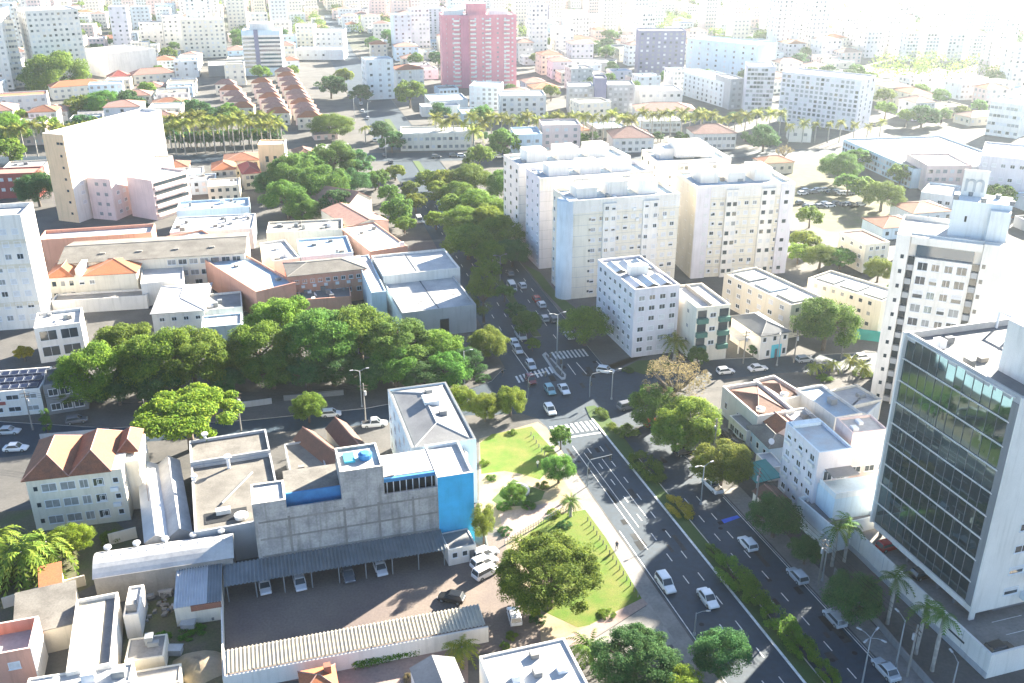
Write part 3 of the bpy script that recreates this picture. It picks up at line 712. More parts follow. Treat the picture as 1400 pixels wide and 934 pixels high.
b = B('office_house', 'modern white building with big dark window panels above the tree', (46, 449), (110, 441), (106, 421), 8.5); b.body('white', 'roofw', .6); b.wins('F', 2, 2, 3.6, 2.4, 2.6, b.L - 2.6, 2.6, 6.4, 'd', name='window_panel'); b.clutter(4, 7.9, 8)
b = B('school_block', 'long two-storey white building with corrugated cement gable roof', (81, 361), (334, 346), (323, 319), 8.8); L, D = b.L, b.D
b.walls('creamp'); b.gable('cement', 1.6, .4, along='x', wall='creamp', cap='conc'); b.wins('F', 7, 2, 2.2, 1.5, L - 19, L - 2.2, 4.3, 7.4, 'dcd'); b.wins('F', 4, 1, 2.0, 1.4, L - 17, L - 4, 1.6, 1.6, 'd')
for k in range(4): b.box('roof_hatch', L * (.2 + .2 * k), D * .2, 9.55, L * (.2 + .2 * k) + 1.4, D * .2 + .7, 9.95, 'conc')
b = B('tile_house', 'white house with orange clay roofs and a flat stair tower', (62, 380), (186, 373), (182, 352), 7.6, cat='house'); L, D = b.L, b.D
b.walls('creamp'); b.hip('tileo', 1.6, .3, 0, 0, L * .3, D); b.hip('tileo', 2.0, .3, L * .42, 0, L, D, z=7.64); b.box('stair_tower', L * .3 + .6, .5, 7.6, L * .42 - .6, D * .8, 9.2, 'white')
b.wins('F', 3, 2, 1.0, 1.3, 1.8, 6.0, 2.6, 5.8, 'dc'); b.wins('F', 2, 2, 1.3, 1.1, 8.5, 11, 2.6, 5.8, 'ch')
flat('white low annex with blank wall beside orange roofed house', (192, 388), (251, 382), (244, 362), 6.2, 'white', 'roofw', .3)
flat('white garden wall block in front of orange roofed house', (70, 412), (200, 404), (196, 395), 3.6, 'white', 'conc', .4)
b = flat('long terrace with salmon walls beside the slim tower', (52, 328), (207, 318), (204, 306), 9.5, 'salmon', 'roofw', .9)
# tall peach building with stepped wing
b = B('hospital_tower', 'tall blank cream and peach slab building above the stepped wing', (86, 184.3), (220, 150), 8.5, 29.0); L, D = b.L, b.D
b.body('white', 'lav', .9); b.box('end_face', -.1, .02, 0, -.004, D - .02, 28.9, 'peach'); b.wins('F', 14, 1, 1.5, .7, 4, L - 6, 25.5, 25.5, 'cs'); b.wins('L', 1, 6, .9, .8, D * .75, D * .75, 3, 22, 'd', x=(-.1, 0, None, None)); b.wins('L', 2, 1, 1.2, .8, D * .7, D * .86, 26, 26, 'd', x=(-.1, 0, None, None)); b.wins('F', 1, 7, 1.0, 1.0, L * .48, L * .48, 3, 23, 'c'); b.wins('F', 10, 7, 1.6, 1.2, 4, L - 4, 3, 22, 's', skip=.3)
b = B('hospital_wing', 'pinkish stepped wing with windows in front of the tall peach slab', (150, 245), (236, 213), 9.0, 14.0); L, D = b.L, b.D
b.body('pinkw', 'creamp', .6); b.wins('L', 2, 4, 1.3, 1.1, D * .4, D * .75, 2, 12, 'c'); b.wins('F', 10, 4, 1.5, 1.2, 3, L - 3, 2.5, 12, 'sc')
b = B('balcony_block', 'pink block with dark ribbon balconies joined to the stepped wing', (207, 247), (256, 233), (270, 215), 13.5); L, D = b.L, b.D
b.body('pinkw', 'roofw', .6)
for k in range(4): b.box('ribbon_window', .6, -.1, 2.2 + k * 3, L - .8, -.004, 3.4 + k * 3, 'glass'); b.box('balcony', .4, -.9, 1.2 + k * 3, L - .5, -.11, 2.15 + k * 3, 'pinkw')
b = flat('light blue flat roofed building with rooftop tanks', (241, 288), (340, 282), (337, 270), 7.5, 'bluel', 'roofb', .6, cl=6, seed=5, w=[('F', 3, 1, 1.2, 1.4, 3, 18, 4.5, 4.5, 'd')])
flat('white and blue jumble of low roof decks with small units', (232, 318), (345, 312), (340, 292), 6.5, 'whiteb', 'roofw', .4, cl=12, seed=6)
b = flat('long salmon building with narrow light blue roof', (350, 399), (404, 386), (363, 297), 7.5, 'salmon', 'roofb', .6, cl=6, seed=9)
b = B('brick_house', 'brick-coloured building with grey hip roof and air conditioners', (394, 378), (500, 367), (488, 350), 8.6); L, D = b.L, b.D
b.walls('salmon'); b.hip('cement', 1.4, .3, cap='conc'); b.wins('F', 9, 1, 1.1, 1.0, 2, L - 2, 6.8, 6.8, 'd'); b.wins('F', 7, 1, 1.3, 1.2, 2, L - 2, 3.4, 3.4, 'd')
for k in range(6): b.ac('F', 3 + k * 2.9, 5.2)
b = flat('low salmon block with dishes and units on its deck', (408, 410), (480, 405), (474, 384), 4.6, 'salmon', 'roofd', .7, cl=9, seed=10)
b.dish(4, 3, 3.9); b.dish(8, 3.4, 3.9)
flat('flat white rooftop with dark gutters behind brick-coloured building', (374, 357), (410, 352), (402, 326), 7.0, 'white', 'roofw', .5, cl=5, seed=12)
flat('flat blue rooftop behind brick-coloured building', (411, 351), (483, 345), (476, 322), 7.0, 'bluel', 'roofb', .5, cl=4, seed=13)
flat('long stained concrete rooftop with many units below dark trees', (364, 318), (468, 313), (464, 299), 7.0, 'creamp', 'conc', .5, cl=12, seed=14)
b = flat('flat white roofed shop building at the street corner', (550, 428), (651, 416), (616, 374), 7.0, 'greyw', 'roofw', .5, w=[]); b.box('roof_gutter', b.L * .5, .4, 6.51, b.L * .5 + .25, b.D - .4, 6.62, 'roofd')
b.box('side_band', -.12, .2, .3, -.005, b.D - .2, 6.0, 'bluel'); b.box('entrance', b.L * .5, -.1, .1, b.L * .62, -.004, 4.2, 'dark')
for x in (.25, .3, .7, .8): b.box('roof_hook', b.L * x, b.D * (x if x < .5 else 1.2 - x), 6.51, b.L * x + 1.1, b.D * (x if x < .5 else 1.2 - x) + .18, 6.62, 'roofg')
b = flat('white building with two flat roof panels behind corner shop', (524, 377), (629, 366), (604, 340), 9.0, 'white', 'roofw', .6); b.box('roof_gutter', b.L * .45, .4, 8.41, b.L * .45 + .25, b.D - .4, 8.52, 'roofd')
flat('light blue narrow house wedged beside white building', (508, 400), (528, 398), (508, 348), 8.4, 'bluel', 'roofw', .3)
flat('terrace with salmon stair head along the avenue', (506, 344), (557, 336), (530, 301), 6.5, 'salmon', 'creamp', .4, cl=4, seed=15)
b = B('gable_house', 'house with pale tiled roof between flat decks along the avenue', (478, 311), (531, 302), (512, 276), 6.0, cat='house'); b.walls('creamp'); b.gable('tilep', 1.4, .2, along='y', wall='creamp')
b = B('chapel', 'small cream chapel with steep gable behind the dark trees', (474, 283), (508, 271), (494, 246), 6.0, cat='chapel'); b.walls('creamp'); b.gable('tilep', 3.5, .2, along='y', wall='creamp')
b = B('clinic_house', 'white building with pale metal hip roof above the street trees', (207, 429), (279, 424), (311, 386), 5.4); L, D = b.L, b.D
b.walls('white'); b.hip('roofw', 1.3, .3, cap='metal'); b.wins('F', 4, 1, 1.2, 1.0, 2.2, L - 1.6, 3.7, 3.7, 'd')
flat('flat grey terrace roof beside metal hip roof', (280, 424), (331, 419), (326, 398), 5.0, 'white', 'roofg', .5, cl=3, seed=16)
flat('pale blue low building half hidden by street trees', (275, 448), (330, 443), (326, 428), 4.5, 'bluel', 'roofw', .4, w=[('F', 2, 1, 1.4, 1.2, 3, 8, 2.6, 2.6, 'd')])
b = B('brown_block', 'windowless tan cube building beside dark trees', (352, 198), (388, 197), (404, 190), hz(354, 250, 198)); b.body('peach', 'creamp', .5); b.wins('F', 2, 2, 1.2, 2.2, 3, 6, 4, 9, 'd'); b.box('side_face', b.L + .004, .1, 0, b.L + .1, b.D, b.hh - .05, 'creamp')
for A_, B_, C_, m, lb in (((290, 233), (322, 231), (330, 221), 'tileo', 'small cream house with orange hip roof below palm avenue'), ((332, 238), (356, 236), (352, 224), 'maroon', 'small house with dark red roof beside tan cube'), ((405, 214), (432, 212), (428, 203), 'tileb', 'house with brown gable roof right of tan cube')):
    b = B('hip_house', lb, A_, B_, C_, 6.0, cat='house'); b.walls('cream'); b.hip(m, 2.0, .4); b.wins('F', 3, 2, 1.2, 1.3, 1.6, b.L - 1.6, 1.8, 4.5, 'dc')
flat('long low cream house behind tan cube', (433, 206), (478, 204), (474, 196), 4.5, 'creamp', 'roofw', .3)
flat('maroon building with white windows at the left edge', (-60, 240), (48, 236), (46, 228), 9, 'maroon', 'tilep', .4, w=[('F', 8, 2, 1.3, 1.2, 6, 26, 3.2, 6.8, 's')])
# ---- right of the avenue: white apartment slabs
def slabtower(label, A, Bp, depth, h, wall, fl, nc, left=3, side='lav', units=3, seed=1, lk='ddc', cols=None):
    b = B('apartment_slab', label, A, Bp, depth, h); L, D = b.L, b.D
    b.body(wall, 'roofb', .9, .3, rim='white'); z0, z1 = 1.8, h - 2.4
    xs = cols or (0.22, 0.94)
    b.wins('F', nc, fl, 1.25, 1.1, L * xs[0], L * xs[1], z0, z1, 'dsschs')
    b.wins('L', left, fl, 1.2, 1.1, 1.6, D - 1.6, z0, z1, lk)
    b.wins('F', 1, fl, .6, .6, L * .19, L * .19, z0, z1, 'd')
    for x0, x1 in ((.30, .42), (.66, .80)):
        b.box('projecting_bay', L * x0, -.75, 0, L * x1, -.01, h - 1.2, 'white'); b.wins('F', 2, fl, 1.1, 1.1, L * (x0 + .03), L * (x1 - .03), z0, z1, 'dchs', x=(0, -.75, None, None))
    for f in range(1, fl): b.box('floor_joint', .02, -.03, z0 - 1.5 + f * (z1 - z0) / (fl - 1), L - .02, -.004, z0 - 1.42 + f * (z1 - z0) / (fl - 1), 'greyw')
    for k in range(10):
        x = WRND.uniform(.08, .95); f = WRND.randrange(fl)
        if not (.28 < x < .44 or .63 < x < .82): b.ac('F', L * x, z0 - 1.2 + f * (z1 - z0) / (fl - 1), .8)
    b.box('cornice_band', -.05, -.06, h - 3.4, L + .05, -.004, h - .02, 'white')
    r = random.Random(seed)
    for k in range(units):
        x = L * (.12 + .28 * k); b.box('roof_house', x, D * .35, h - .9, x + L * .18, D * .8, h + r.uniform(1.6, 3.2), 'white')
    b.clutter(4, h - .9, seed + 40)
    for k in range(3):
        mb = MB(); x, y = L * (.2 + .27 * k), D * .55; mb.tube([(x, y, h), (x, y, h + 5.2)], [.07, .03], 5); mb.box(x - .6, y - .03, h + 4.2, x + .6, y + .03, h + 4.26); mb.box(x - .4, y - .03, h + 4.7, x + .4, y + .03, h + 4.76); b.part('antenna', mb, 'steel')
    return b
b = slabtower('white ten-storey apartment slab with rounded corner facing the avenue', (778, 275), (930, 264), 13.5, 26.5, 'creamp', 9, 11)
mb = MB(); r0 = 2.6; mb.tube([(0.3, r0 - .2, .0), (0.3, r0 - .2, 26.3)], [r0, r0], 20); b.part('rounded_corner', mb, 'whiteb', smooth=True)
b2 = slabtower('second white apartment slab, stepped back behind the rounded corner one', (738, 244), (893, 233), 13.0, 26.3, 'lav', 9, 10, seed=3)
b3 = slabtower('third white apartment slab at the back of the stepped row', (709, 225), (862, 213), 14.0, 26.0, 'white', 9, 10, seed=5)
b = slabtower('broad white apartment slab with cream left side by the parking yard', (953, 255), (1087, 249), 18.0, 26.0, 'creamp', 9, 11, left=4, seed=7, lk='dch', cols=(.1, .94))
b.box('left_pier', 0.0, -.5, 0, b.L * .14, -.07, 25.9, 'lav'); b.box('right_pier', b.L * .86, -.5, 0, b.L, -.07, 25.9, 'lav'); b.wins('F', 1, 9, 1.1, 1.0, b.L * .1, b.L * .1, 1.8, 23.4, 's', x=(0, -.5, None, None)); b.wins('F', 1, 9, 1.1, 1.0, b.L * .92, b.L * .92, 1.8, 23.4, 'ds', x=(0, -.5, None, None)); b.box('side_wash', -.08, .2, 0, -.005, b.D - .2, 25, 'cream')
b = slabtower('white apartment slab with penthouse at the back of the group', (898, 220), (1000, 216), 16.0, 24.0, 'creamp', 8, 8, left=3, seed=9, lk='dch')
b.box('penthouse', b.L * .3, 3, 24.02, b.L * .72, 12, 28, 'white')
# six storey block
b = B('apartment_block', 'white six-storey block with folded metal roof panels at the corner', (868, 396), (930, 389), (862, 350), 16.5); L, D = b.L, b.D
b.body('lav', 'roofw', .6, .3, rim='white'); b.wins('L', 7, 6, 1.35, 1.2, 2, D - 2, 1.8, 14.6, 'ddch'); b.wins('F', 4, 6, 1.5, 1.2, 1.8, L - 1.6, 1.8, 14.2, 'dsscd')
for i in range(2):
    y0 = D * (.08 + .5 * i)
    for k in range(3):
        x0 = .6 + k * (L - 1.2) / 3; mb = MB(); w = (L - 1.4) / 3
        mb.poly([(x0, y0, 16.0), (x0 + w * .5, y0, 16.7), (x0 + w * .5, y0 + D * .3, 16.7), (x0, y0 + D * .3, 16.0)]); mb.poly([(x0 + w * .5, y0, 16.7), (x0 + w, y0, 16.0), (x0 + w, y0 + D * .3, 16.0), (x0 + w * .5, y0 + D * .3, 16.7)])
        b.part('roof_panel', mb, ['metal', 'roofb'][(i + k) % 2])
b.box('stair_head', L * .3, D * .45, 15.9, L * .7, D * .55, 18.2, 'white')
# narrow block with green balconies
b = B('balcony_house', 'narrow white block with dark green balconies facing the cross street', (953, 421), (999, 416), (966, 386), 13.2); L, D = b.L, b.D
b.body('creamp', 'roofw', .5, .25); b.box('ridge', L * .45, .5, 12.72, L * .5, D - .5, 13.5, 'conc')
for k in range(3):
    z = 2.9 + k * 3.3
    for x0, x1 in ((.15, L * .33), (L * .66, L - .15)): b.box('balcony', x0, -.9, z, x1, -.004, z + 1.1, 'greenb'); b.box('balcony_door', x0 + .2, -.05, z + 1.12, x1 - .2, -.004, z + 2.9, 'glass')
    b.wins('F', 1, 1, 1.5, 1.1, L * .5, L * .5, z + 1.6, z + 1.6, 'd')
b.wins('L', 2, 3, .9, .8, 4, D - 4, 4, 11, 'c')
# cream low blocks
b = B('low_apartment', 'cream three-storey block with grey roof strips left of a round tree', (990, 373), (1082, 417), (1116, 402), 8.6); L, D = b.L, b.D
b.body('cream', 'roofw', .5); b.wins('F', 6, 3, 1.5, 1.1, 2.5, L - 3, 1.7, 7, 'dsc'); b.wins('R', 2, 3, 1.0, 1.0, 2, D - 2, 1.7, 7, 'd')
for k in range(3): b.box('roof_panel', L * (.06 + .32 * k), D * .2, 8.11, L * (.3 + .32 * k), D * .75, 8.5, ['metalg', 'roofb', 'metalg'][k])
b = B('low_apartment', 'cream three-storey block with grey roof strips right of a round tree', (1105, 380), (1206, 412), (1211, 392), 8.4); L, D = b.L, b.D
b.body('cream', 'roofw', .5); b.wins('F', 7, 3, .9, .9, 2.5, L - 3, 1.7, 7, 'dc')
for k in range(3): b.box('roof_panel', L * (.06 + .32 * k), D * .2, 7.91, L * (.3 + .32 * k), D * .75, 8.3, 'metalg')
b = B('shop_house', 'white house with dark grey roof and turquoise front on the cross street', (1041, 459), (1079, 453), (1032, 428), 6.0, cat='house'); L, D = b.L, b.D
b.walls('white'); b.hip('roofd', 1.6, .4, along='y', cap='roofg'); b.box('turquoise_front', L * .42, -.08, 0, L * .78, -.004, 3.2, 'turq'); b.wins('F', 3, 1, 1.0, 1.2, 1, L - 1, 4.8, 4.8, 'd'); b.wins('F', 2, 1, 1.0, 1.6, L * .3, L * .88, 1.4, 1.4, 'd'); b.box('door', L * .55, -.14, 0, L * .64, -.09, 2.2, 'framed')
b = B('carport', 'white framed carport beside the dark roofed house', (1010, 466), (1038, 462), (1020, 446), 3.4, cat='carport'); b.shed('roofw', 3.4, 3.5, .1)
for x, y in ((.2, .2), (b.L - .4, .2), (.2, b.D - .4), (b.L - .4, b.D - .4)): b.box('post', x, y, 0, x + .25, y + .25, 3.38, 'white')
# ---- hotel tower with m sign
b = B('hotel_tower', 'white hotel tower with square windows and m sign on its roof', (1228, 316), (1378, 334), 13.0, 36.0); L, D = b.L, b.D
b.body('white', 'roofw', .8, .3, rim='greyw'); xl, xr = L * .2, L * .73
b.box('left_pier', 0, -1.6, 0, xl - 1.3, -.02, 35.9, 'white'); b.box('right_pier', xr + 1.3, -1.6, 0, L, -.02, 35.9, 'white'); b.box('front_panel', xl + .05, -1.2, 0, xr - .05, -.02, 31.6, 'white')
for f in range(11):
    z = 1.5 + f * 2.85
    for k in range(4):
        big = k in (0, 3); link('window', win_mesh(1.9 if big else 1.5, 1.7 if big else 1.5, WRND.choice(['dark', 'dark', 'dark', 'dark', 'curt', 'half'])), b.root, (xl + 1.6 + k * (xr - xl - 3.2) / 3, -1.2, z))
    for x0, x1 in ((xl - 1.25, xl), (xr, xr + 1.25)): b.box('slot_balcony', x0 + .02, -.9, z - 1.2, x1 - .02, -.03, z - .1, 'greyw'); b.box('slot_glass', x0 + .05, -.3, z - .05, x1 - .05, -.04, z + 1.4, 'glass')
b.wins('F', 1, 11, .6, .8, L * .18 - 1.9, L * .18 - 1.9, 1.6, 31.6, 'd', x=(0, -1.6, None, None)); b.wins('F', 1, 11, .6, .8, xr + 1.9, xr + 1.9, 1.6, 31.6, 'd', x=(0, -1.6, None, None))
b.box('top_beam', xl - 1.2, -1.4, 34.2, xr + 1.2, -.02, 35.7, 'white'); b.box('top_glazing', xl, -.5, 31.7, xr, -.02, 34.1, 'glassb'); b.wins('R', 6, 11, 1.3, 1.3, 2, D - 1.5, 2.5, 31.5, 'cde')
xx, yy = b.loc(1290, 300, 38); b.box('plant_house', L * .45, 3.0, 35.22, L * .98, 9.5, 42.5, 'whiteb')
b.box('plant_tower', L * .8, 1.4, 35.22, L * 1.0 - .4, 2.98, 41.5, 'whiteb'); b.box('hatch', L * .58, 2.9, 38.5, L * .6, 2.99, 39.6, 'dark')
for k in range(5):
    mb = MB(); x, y = L * (.47 + .125 * k), 3.3 + (k % 2) * 4; mb.tube([(x, y, 42.52), (x, y, 43.3)], [.5, .55], 10); b.part('roof_fan', mb, 'greyd')
b.box('sign_board', L * .5, 7.0, 42.52, L * .5 + 4.4, 7.4, 47.5, 'white')
tx = bpy.data.curves.new('sign_letter', 'FONT'); tx.body = 'm'; tx.size = 5.2; tx.extrude = .06; tx.align_x = 'CENTER'; tx.align_y = 'CENTER'; tx.materials.append(M['greyw'])
tmp = link('tmp', tx); dg = bpy.context.evaluated_depsgraph_get(); lm = bpy.data.meshes.new_from_object(tmp.evaluated_get(dg)); bpy.data.objects.remove(tmp)
o = link('sign_letter', lm, b.root, (L * .5 + 2.2, 6.92, 45.0)); o.rotation_euler = (rad(90), 0, 0)
for k in range(8): b.box('railing_post', .3 + k * .75, .2, 36.02, .4 + k * .75, .3, 37.4, 'steel')
# ---- glass tower and podium
ZB = 5.2; ZT = 36.9
pa, pb = g(1240, 456, ZT), g(1397, 546, ZT)
b = B('glass_tower', 'office tower with teal mirror glass front and thin white floor lines', pa, pb, 24.0, ZT, z0=0); L, D = b.L, b.D
b.walls('white', 0.05, .3, L, D, ZB - 1.2, ZT - .9); b.box('glass_backing', .2, .2, ZB, L - .6, .29, ZT - 1, 'dark')
nf = 9; fh = (ZT - .3 - ZB) / nf; nb = 12
rr = random.Random(5); pmesh = []
for f in range(nf):
    for k in range(nb):
        w = (L - 1.6) / nb; me = MB(); x0 = .25 + k * w; z0 = ZB + f * fh + .12; t = [rr.uniform(-.012, .012) for _ in range(3)]
        me.poly([(x0 + .02, .1 + t[0], z0), (x0 + w - .02, .1 + t[1], z0), (x0 + w - .02, .1 + t[1] + t[2], z0 + fh - .14), (x0 + .02, .1 + t[0] + t[2], z0 + fh - .14)])
        b.part('pane', me, 'mirror')
for f in range(nf + 1):
    z = ZB + f * fh - .06; o = b.box('floor_line', 0, -.10, z, L - 1.0, .09, z + .13, 'white')
for k in range(1, nb): b.box('mullion', .25 + k * (L - 1.6) / nb - .02, .03, ZB, .25 + k * (L - 1.6) / nb + .02, .09, ZT - .4, 'greyd')
b.box('edge_fin', -.32, -.35, ZB - .2, .02, .6, ZT + .2, 'white'); b.box('corner_glazing', L - 1.25, -.02, ZB, L - .12, .28, ZT - .9, 'greyd')
b.box('edge_fin', L - .1, -.05, 3.1, L + .15, .8, ZT + .1, 'white')
for x0, y0, x1, y1 in ((0.05, .1, L, .4), (L - .3, .42, L, D), (0.05, D - .3, L - .32, D), (0.05, .42, .35, D - .32)): b.box('parapet', x0, y0, ZT - .88, x1, y1, ZT + .25, 'roofw')
b.box('roof_deck', .4, .45, ZT - .88, L - .35, D - .35, ZT - .7, 'roofd')
for k in range(7): b.box('roof_frame', .6 + k * (L - 3) / 6, D * .62, ZT - .7, .85 + k * (L - 3) / 6, D * .62 + .25, ZT + 1.9, 'frame')
b.box('roof_frame_rail', .6, D * .62 + .26, ZT + 1.7, L - 2.2, D * .62 + .5, ZT + 1.95, 'frame'); sx, sy = b.loc(1364, 506, ZT - .7); b.box('stair_core', sx, sy, ZT - .7, min(sx + 9, L - .4), min(sy + 8, D - .5), ZT + 6.5, 'white'); b.clutter(5, ZT - .7, 77, 1, 1, L * .6, D * .5)
for f in range(9):
    z = ZB + 1.4 + f * fh; 
    for y in (6.2, 12.5, 18.5): link('window', win_mesh(2.4, 1.2, WRND.choice(['dark', 'side', 'half'])), b.root, (L, y, z), math.pi / 2)
    if f % 3 != 2: b.box('balcony', L + .01, 8.0, z - 1.6, L + 1.5, 11.2, z - .5, 'whiteb')
for k in range(7): b.box('pilotis', .6 + k * (L - 1.6) / 6, 1.0, 2.6, 1.0 + k * (L - 1.6) / 6, 1.4, ZB - 1.2, 'greyd')
b.box('lobby', 1.0, 5.0, 2.6, L - 1, D - 1, ZB - 1.25, 'greyd')
# podium with parking deck (front wall runs along the avenue)
pod = g(1356, 896, 3.9); ua = pod.dot(UX); va = pod.dot(VX)
p0 = W(ua - 36, va); p1 = W(ua, va)
b = B('podium', 'white parking podium with street wall under the glass tower', p0, p1, 46.0, 3.9); L, D = b.L, b.D
b.body('white', 'conc', 1.3, .35); b.box('wall_slot', L - 7.5, -.04, 1.9, L - 4.5, -.004, 2.2, 'dark'); b.box('base_course', 0, -.12, 0, L, -.003, .9, 'greyw')
for k in range(4): b.box('bay_line', L - 9 + k * 2.6, 6, 2.605, L - 8.9 + k * 2.6, 11, 2.615, 'paint')
for k in range(6): b.box('wall_joint', 3 + k * 5.6, -.02, .95, 3.06 + k * 5.6, -.004, 3.85, 'greyw')
PODIUM = b
# white and lilac five storey block
b = B('apartment_block', 'lilac five-storey block with pale blue roof beside glass tower', (1075, 577), (1120, 619), (1165, 611), 13.8); L, D = b.L, b.D
b.body('lav', 'roofb', .5, .3, rim='bluel'); b.box('roof_strip', .4, .4, 13.32, 1.6, D - .4, 13.9, 'bluel')
for k in range(3):
    x = 1.6 + k * (L - 3.2) / 2
    b.wins('F', 1, 4, 1.3, 1.2, x, x, 2.4, 12.0, 'dhdc')
    for f in range(4): b.box('window_box', x - .9, -.4, 1.0 + f * 3.2, x + .9, -.005, 1.5 + f * 3.2, 'white')
b.wins('F', 2, 4, .45, .6, 1.6 + (L - 3.2) * .25, 1.6 + (L - 3.2) * .75, 2.6, 12.2, 'd')
b.box('terrace', L + .02, D * .1, 0, L + 5, D + 5, 8.2, 'bluel'); b.box('terrace_rail', L + 4.8, D * .1, 8.22, L + 5, D + 5, 9.2, 'whiteb'); b.box('terrace_rail', L + .3, D * .1, 8.22, L + 4.8, D * .1 + .2, 9.2, 'whiteb'); b.box('awning', L + .02, D * .25, 10.4, L + 2.6, D, 10.6, 'roofg'); b.wins('R', 2, 1, 1.6, 1.8, D * .35, D * .75, 9.3, 9.3, 'd')
flat('pinkish rooftop block between lilac block and glass tower', (1166, 592), (1214, 587), (1196, 566), 15.0, 'pinkw', 'roofw', .4, w=[('F', 1, 1, 1.6, .9, 5.5, 5.5, 12.6, 12.6, 's'), ('F', 3, 2, 1.8, 1.2, 1.6, 6.5, 4, 8, 'd')], cl=2, seed=31)
flat('low pale podium with dark roof below the lilac block', (1138, 720), (1200, 705), (1180, 660), 5.0, 'whiteb', 'roofd', .7)
# tiled houses on the corner behind the yellow trees
for A_, B_, C_, lb in (((988, 528), (1036, 569), (1070, 547), 'white walled house with brown hip roof, front one of a pair by the cross street'), ((1030, 519), (1073, 546), (1102, 539), 'white walled house with brown hip roof, rear one of a pair by the cross street')):
    b = B('corner_house', lb, A_, B_, C_, 6.0, cat='house'); b.body('white', 'conc', .9, .3); b.hip('tileb', 1.4, -.5, z=5.3, along='y'); b.wins('F', 3, 1, 1.0, 1.4, 2, b.L - 2, 2.6, 2.6, 'd'); b.tank(b.L * .82, b.D * .25, 5.5, .8, .9, 'white')
b = B('gable_house', 'small house with rusty gable roof beside a white flat roof', (1043, 575), (1062, 592), (1085, 580), 4.6, cat='house'); b.walls('pinkw'); b.gable('tile', 1.3, .2, along='x', wall='pinkw')
flat('white flat roof with round roof hole behind rusty gable', (1068, 561), (1089, 580), (1113, 567), 5.6, 'white', 'roofw', .3, cl=2, seed=33)
flat('long narrow building with pale blue roof behind the corner houses', (1088, 531), (1142, 571), (1170, 558), 6.6, 'white', 'roofb', .5, cl=1, seed=34)
flat('broad white roof below the hotel tower', (1124, 536), (1158, 557), (1198, 541), 4.6, 'creamp', 'roofw', .4, cl=2, seed=35)
flat('white shed roof right of the broad white roof', (1160, 558), (1186, 566), (1216, 552), 4.2, 'whiteb', 'roofw', .3)
flat('low garage with grey roof facing the side lane', (997, 568), (1021, 590), (1030, 571), 3.6, 'white', 'roofg', .15, w=[('F', 3, 1, 1.5, 1.3, 1.5, 5, 1.8, 1.8, 'd')])
b = B('gable_house', 'white house with mossy grey hip roof and blue windows', (1023, 583), (1052, 612), (1068, 594), 3.8, cat='house'); b.walls('bluel'); b.hip('cement', 1.2, .3, cap='conc'); b.wins('F', 3, 1, 1.0, 1.3, 1.5, b.L - 1.5, 2.0, 2.0, 'd'); b.dish(b.L * .9, .6, 3.9)
flat('white patio roof beside teal awning', (1034, 620), (1052, 640), (1062, 626), 2.8, 'white', 'roofw', .15)
b = B('awning', 'teal sheet awning over a forecourt behind yellow tree', (1012, 636), (1034, 660), (1054, 640), 2.8, cat='awning'); b.shed('teal', 2.7, 3.2, .1)
for x, y in ((.2, .2), (b.L - .3, .2), (.2, b.D - .3), (b.L - .3, b.D - .3)): b.box('post', x, y, 0, x + .12, y + .12, 2.68, 'steel')
b = B('shed', 'low shed with brown clay roof above dark tree', (1030, 672), (1050, 692), (1068, 674), 2.6, cat='shed'); b.walls('creamp'); b.gable('tileb', .8, .2, along='x', wall='creamp')
# teal fence wall behind the round tree
mb = MB(); p, q = g(1160, 462), g(1222, 470); d = (q - p).normalized(); n = Vector((-d.y, d.x)) * .15
mb.prism([p - n, q - n, q + n, p + n], 0, 2.6); tag(mb.build('boundary_fence', 'teal'), 'teal green boundary fence beside the hotel tower', 'fence')
b = B('small_block', 'white three-storey block with reddish roof behind low cream blocks', (1148, 317), (1184, 334), (1205, 325), 8.5); b.body('creamp', 'tilep', .4); b.wins('F', 3, 3, 1.2, 1.1, 2, b.L - 2, 1.8, 7, 'd'); b.wins('R', 3, 3, 1.2, 1.1, 2, b.D - 2, 1.8, 7, 'd')

POLES = {}
def upole(label, px, py, h=8.5, rz=0):
    p = g(px, py); root = link('utility_pole', None, None, (p.x, p.y, 0), rad(rz)); tag(root, label, 'utility pole')
    mb = MB(); mb.tube([(0, 0, 0), (0, 0, h)], [.16, .11], 7); mb.build('pole', 'conc', root); mb = MB()
    mb.box(-.9, -.05, h - .6, .9, .05, h - .48); mb.box(-.7, -.05, h - 1.3, .7, .05, h - 1.2); mb.build('crossarm', 'bark', root)
    mb = MB(); mb.tube([(.3, 0, h - 2.6), (.3, 0, h - 1.7)], [.22, .22], 8); mb.build('transformer', 'greyw', root)
    return Vector((p.x, p.y, h - .45))
def wires(label, pts, sag=.7):
    mb = MB()
    for a, c in zip(pts, pts[1:]):
        d = (c - a).normalized(); n = Vector((-d.y, d.x, 0))
        for o in (-.7, 0, .7):
            P = [a.lerp(c, t / 6) + n * o - Vector((0, 0, sag * 4 * (t / 6) * (1 - t / 6))) for t in range(7)]; mb.tube(P, [.028] * 7, 4, cap=False)
    tag(mb.build('overhead_wires', 'rub'), label, 'wires')
P1 = [upole(l, x, y, 8.5, 15) for l, x, y in (('utility pole before the solar shop', 45, 588), ('utility pole beside the umbrella-shaped tree', 205, 600), ('utility pole behind the warehouse roof', 330, 589), ('utility pole left of the blue apartment block', 500, 577))]
wires('overhead wires along the left cross street', P1)
P2 = [upole(l, x, y, 8.5, 100) for l, x, y in (('utility pole on the right pavement below the podium palms', 1240, 925), ('utility pole on the right pavement beside dark tree', 1118, 803), ('utility pole on the right pavement below lilac block', 1032, 700), ('utility pole at the side lane mouth', 975, 628))]
wires('overhead wires along the right pavement of the avenue', P2)
P3 = [upole(l, x, y, 8.0, 15) for l, x, y in (('utility pole before the shop house', 1016, 497), ('utility pole behind the two white cars', 1085, 496), ('utility pole by the low palms', 1150, 490))]
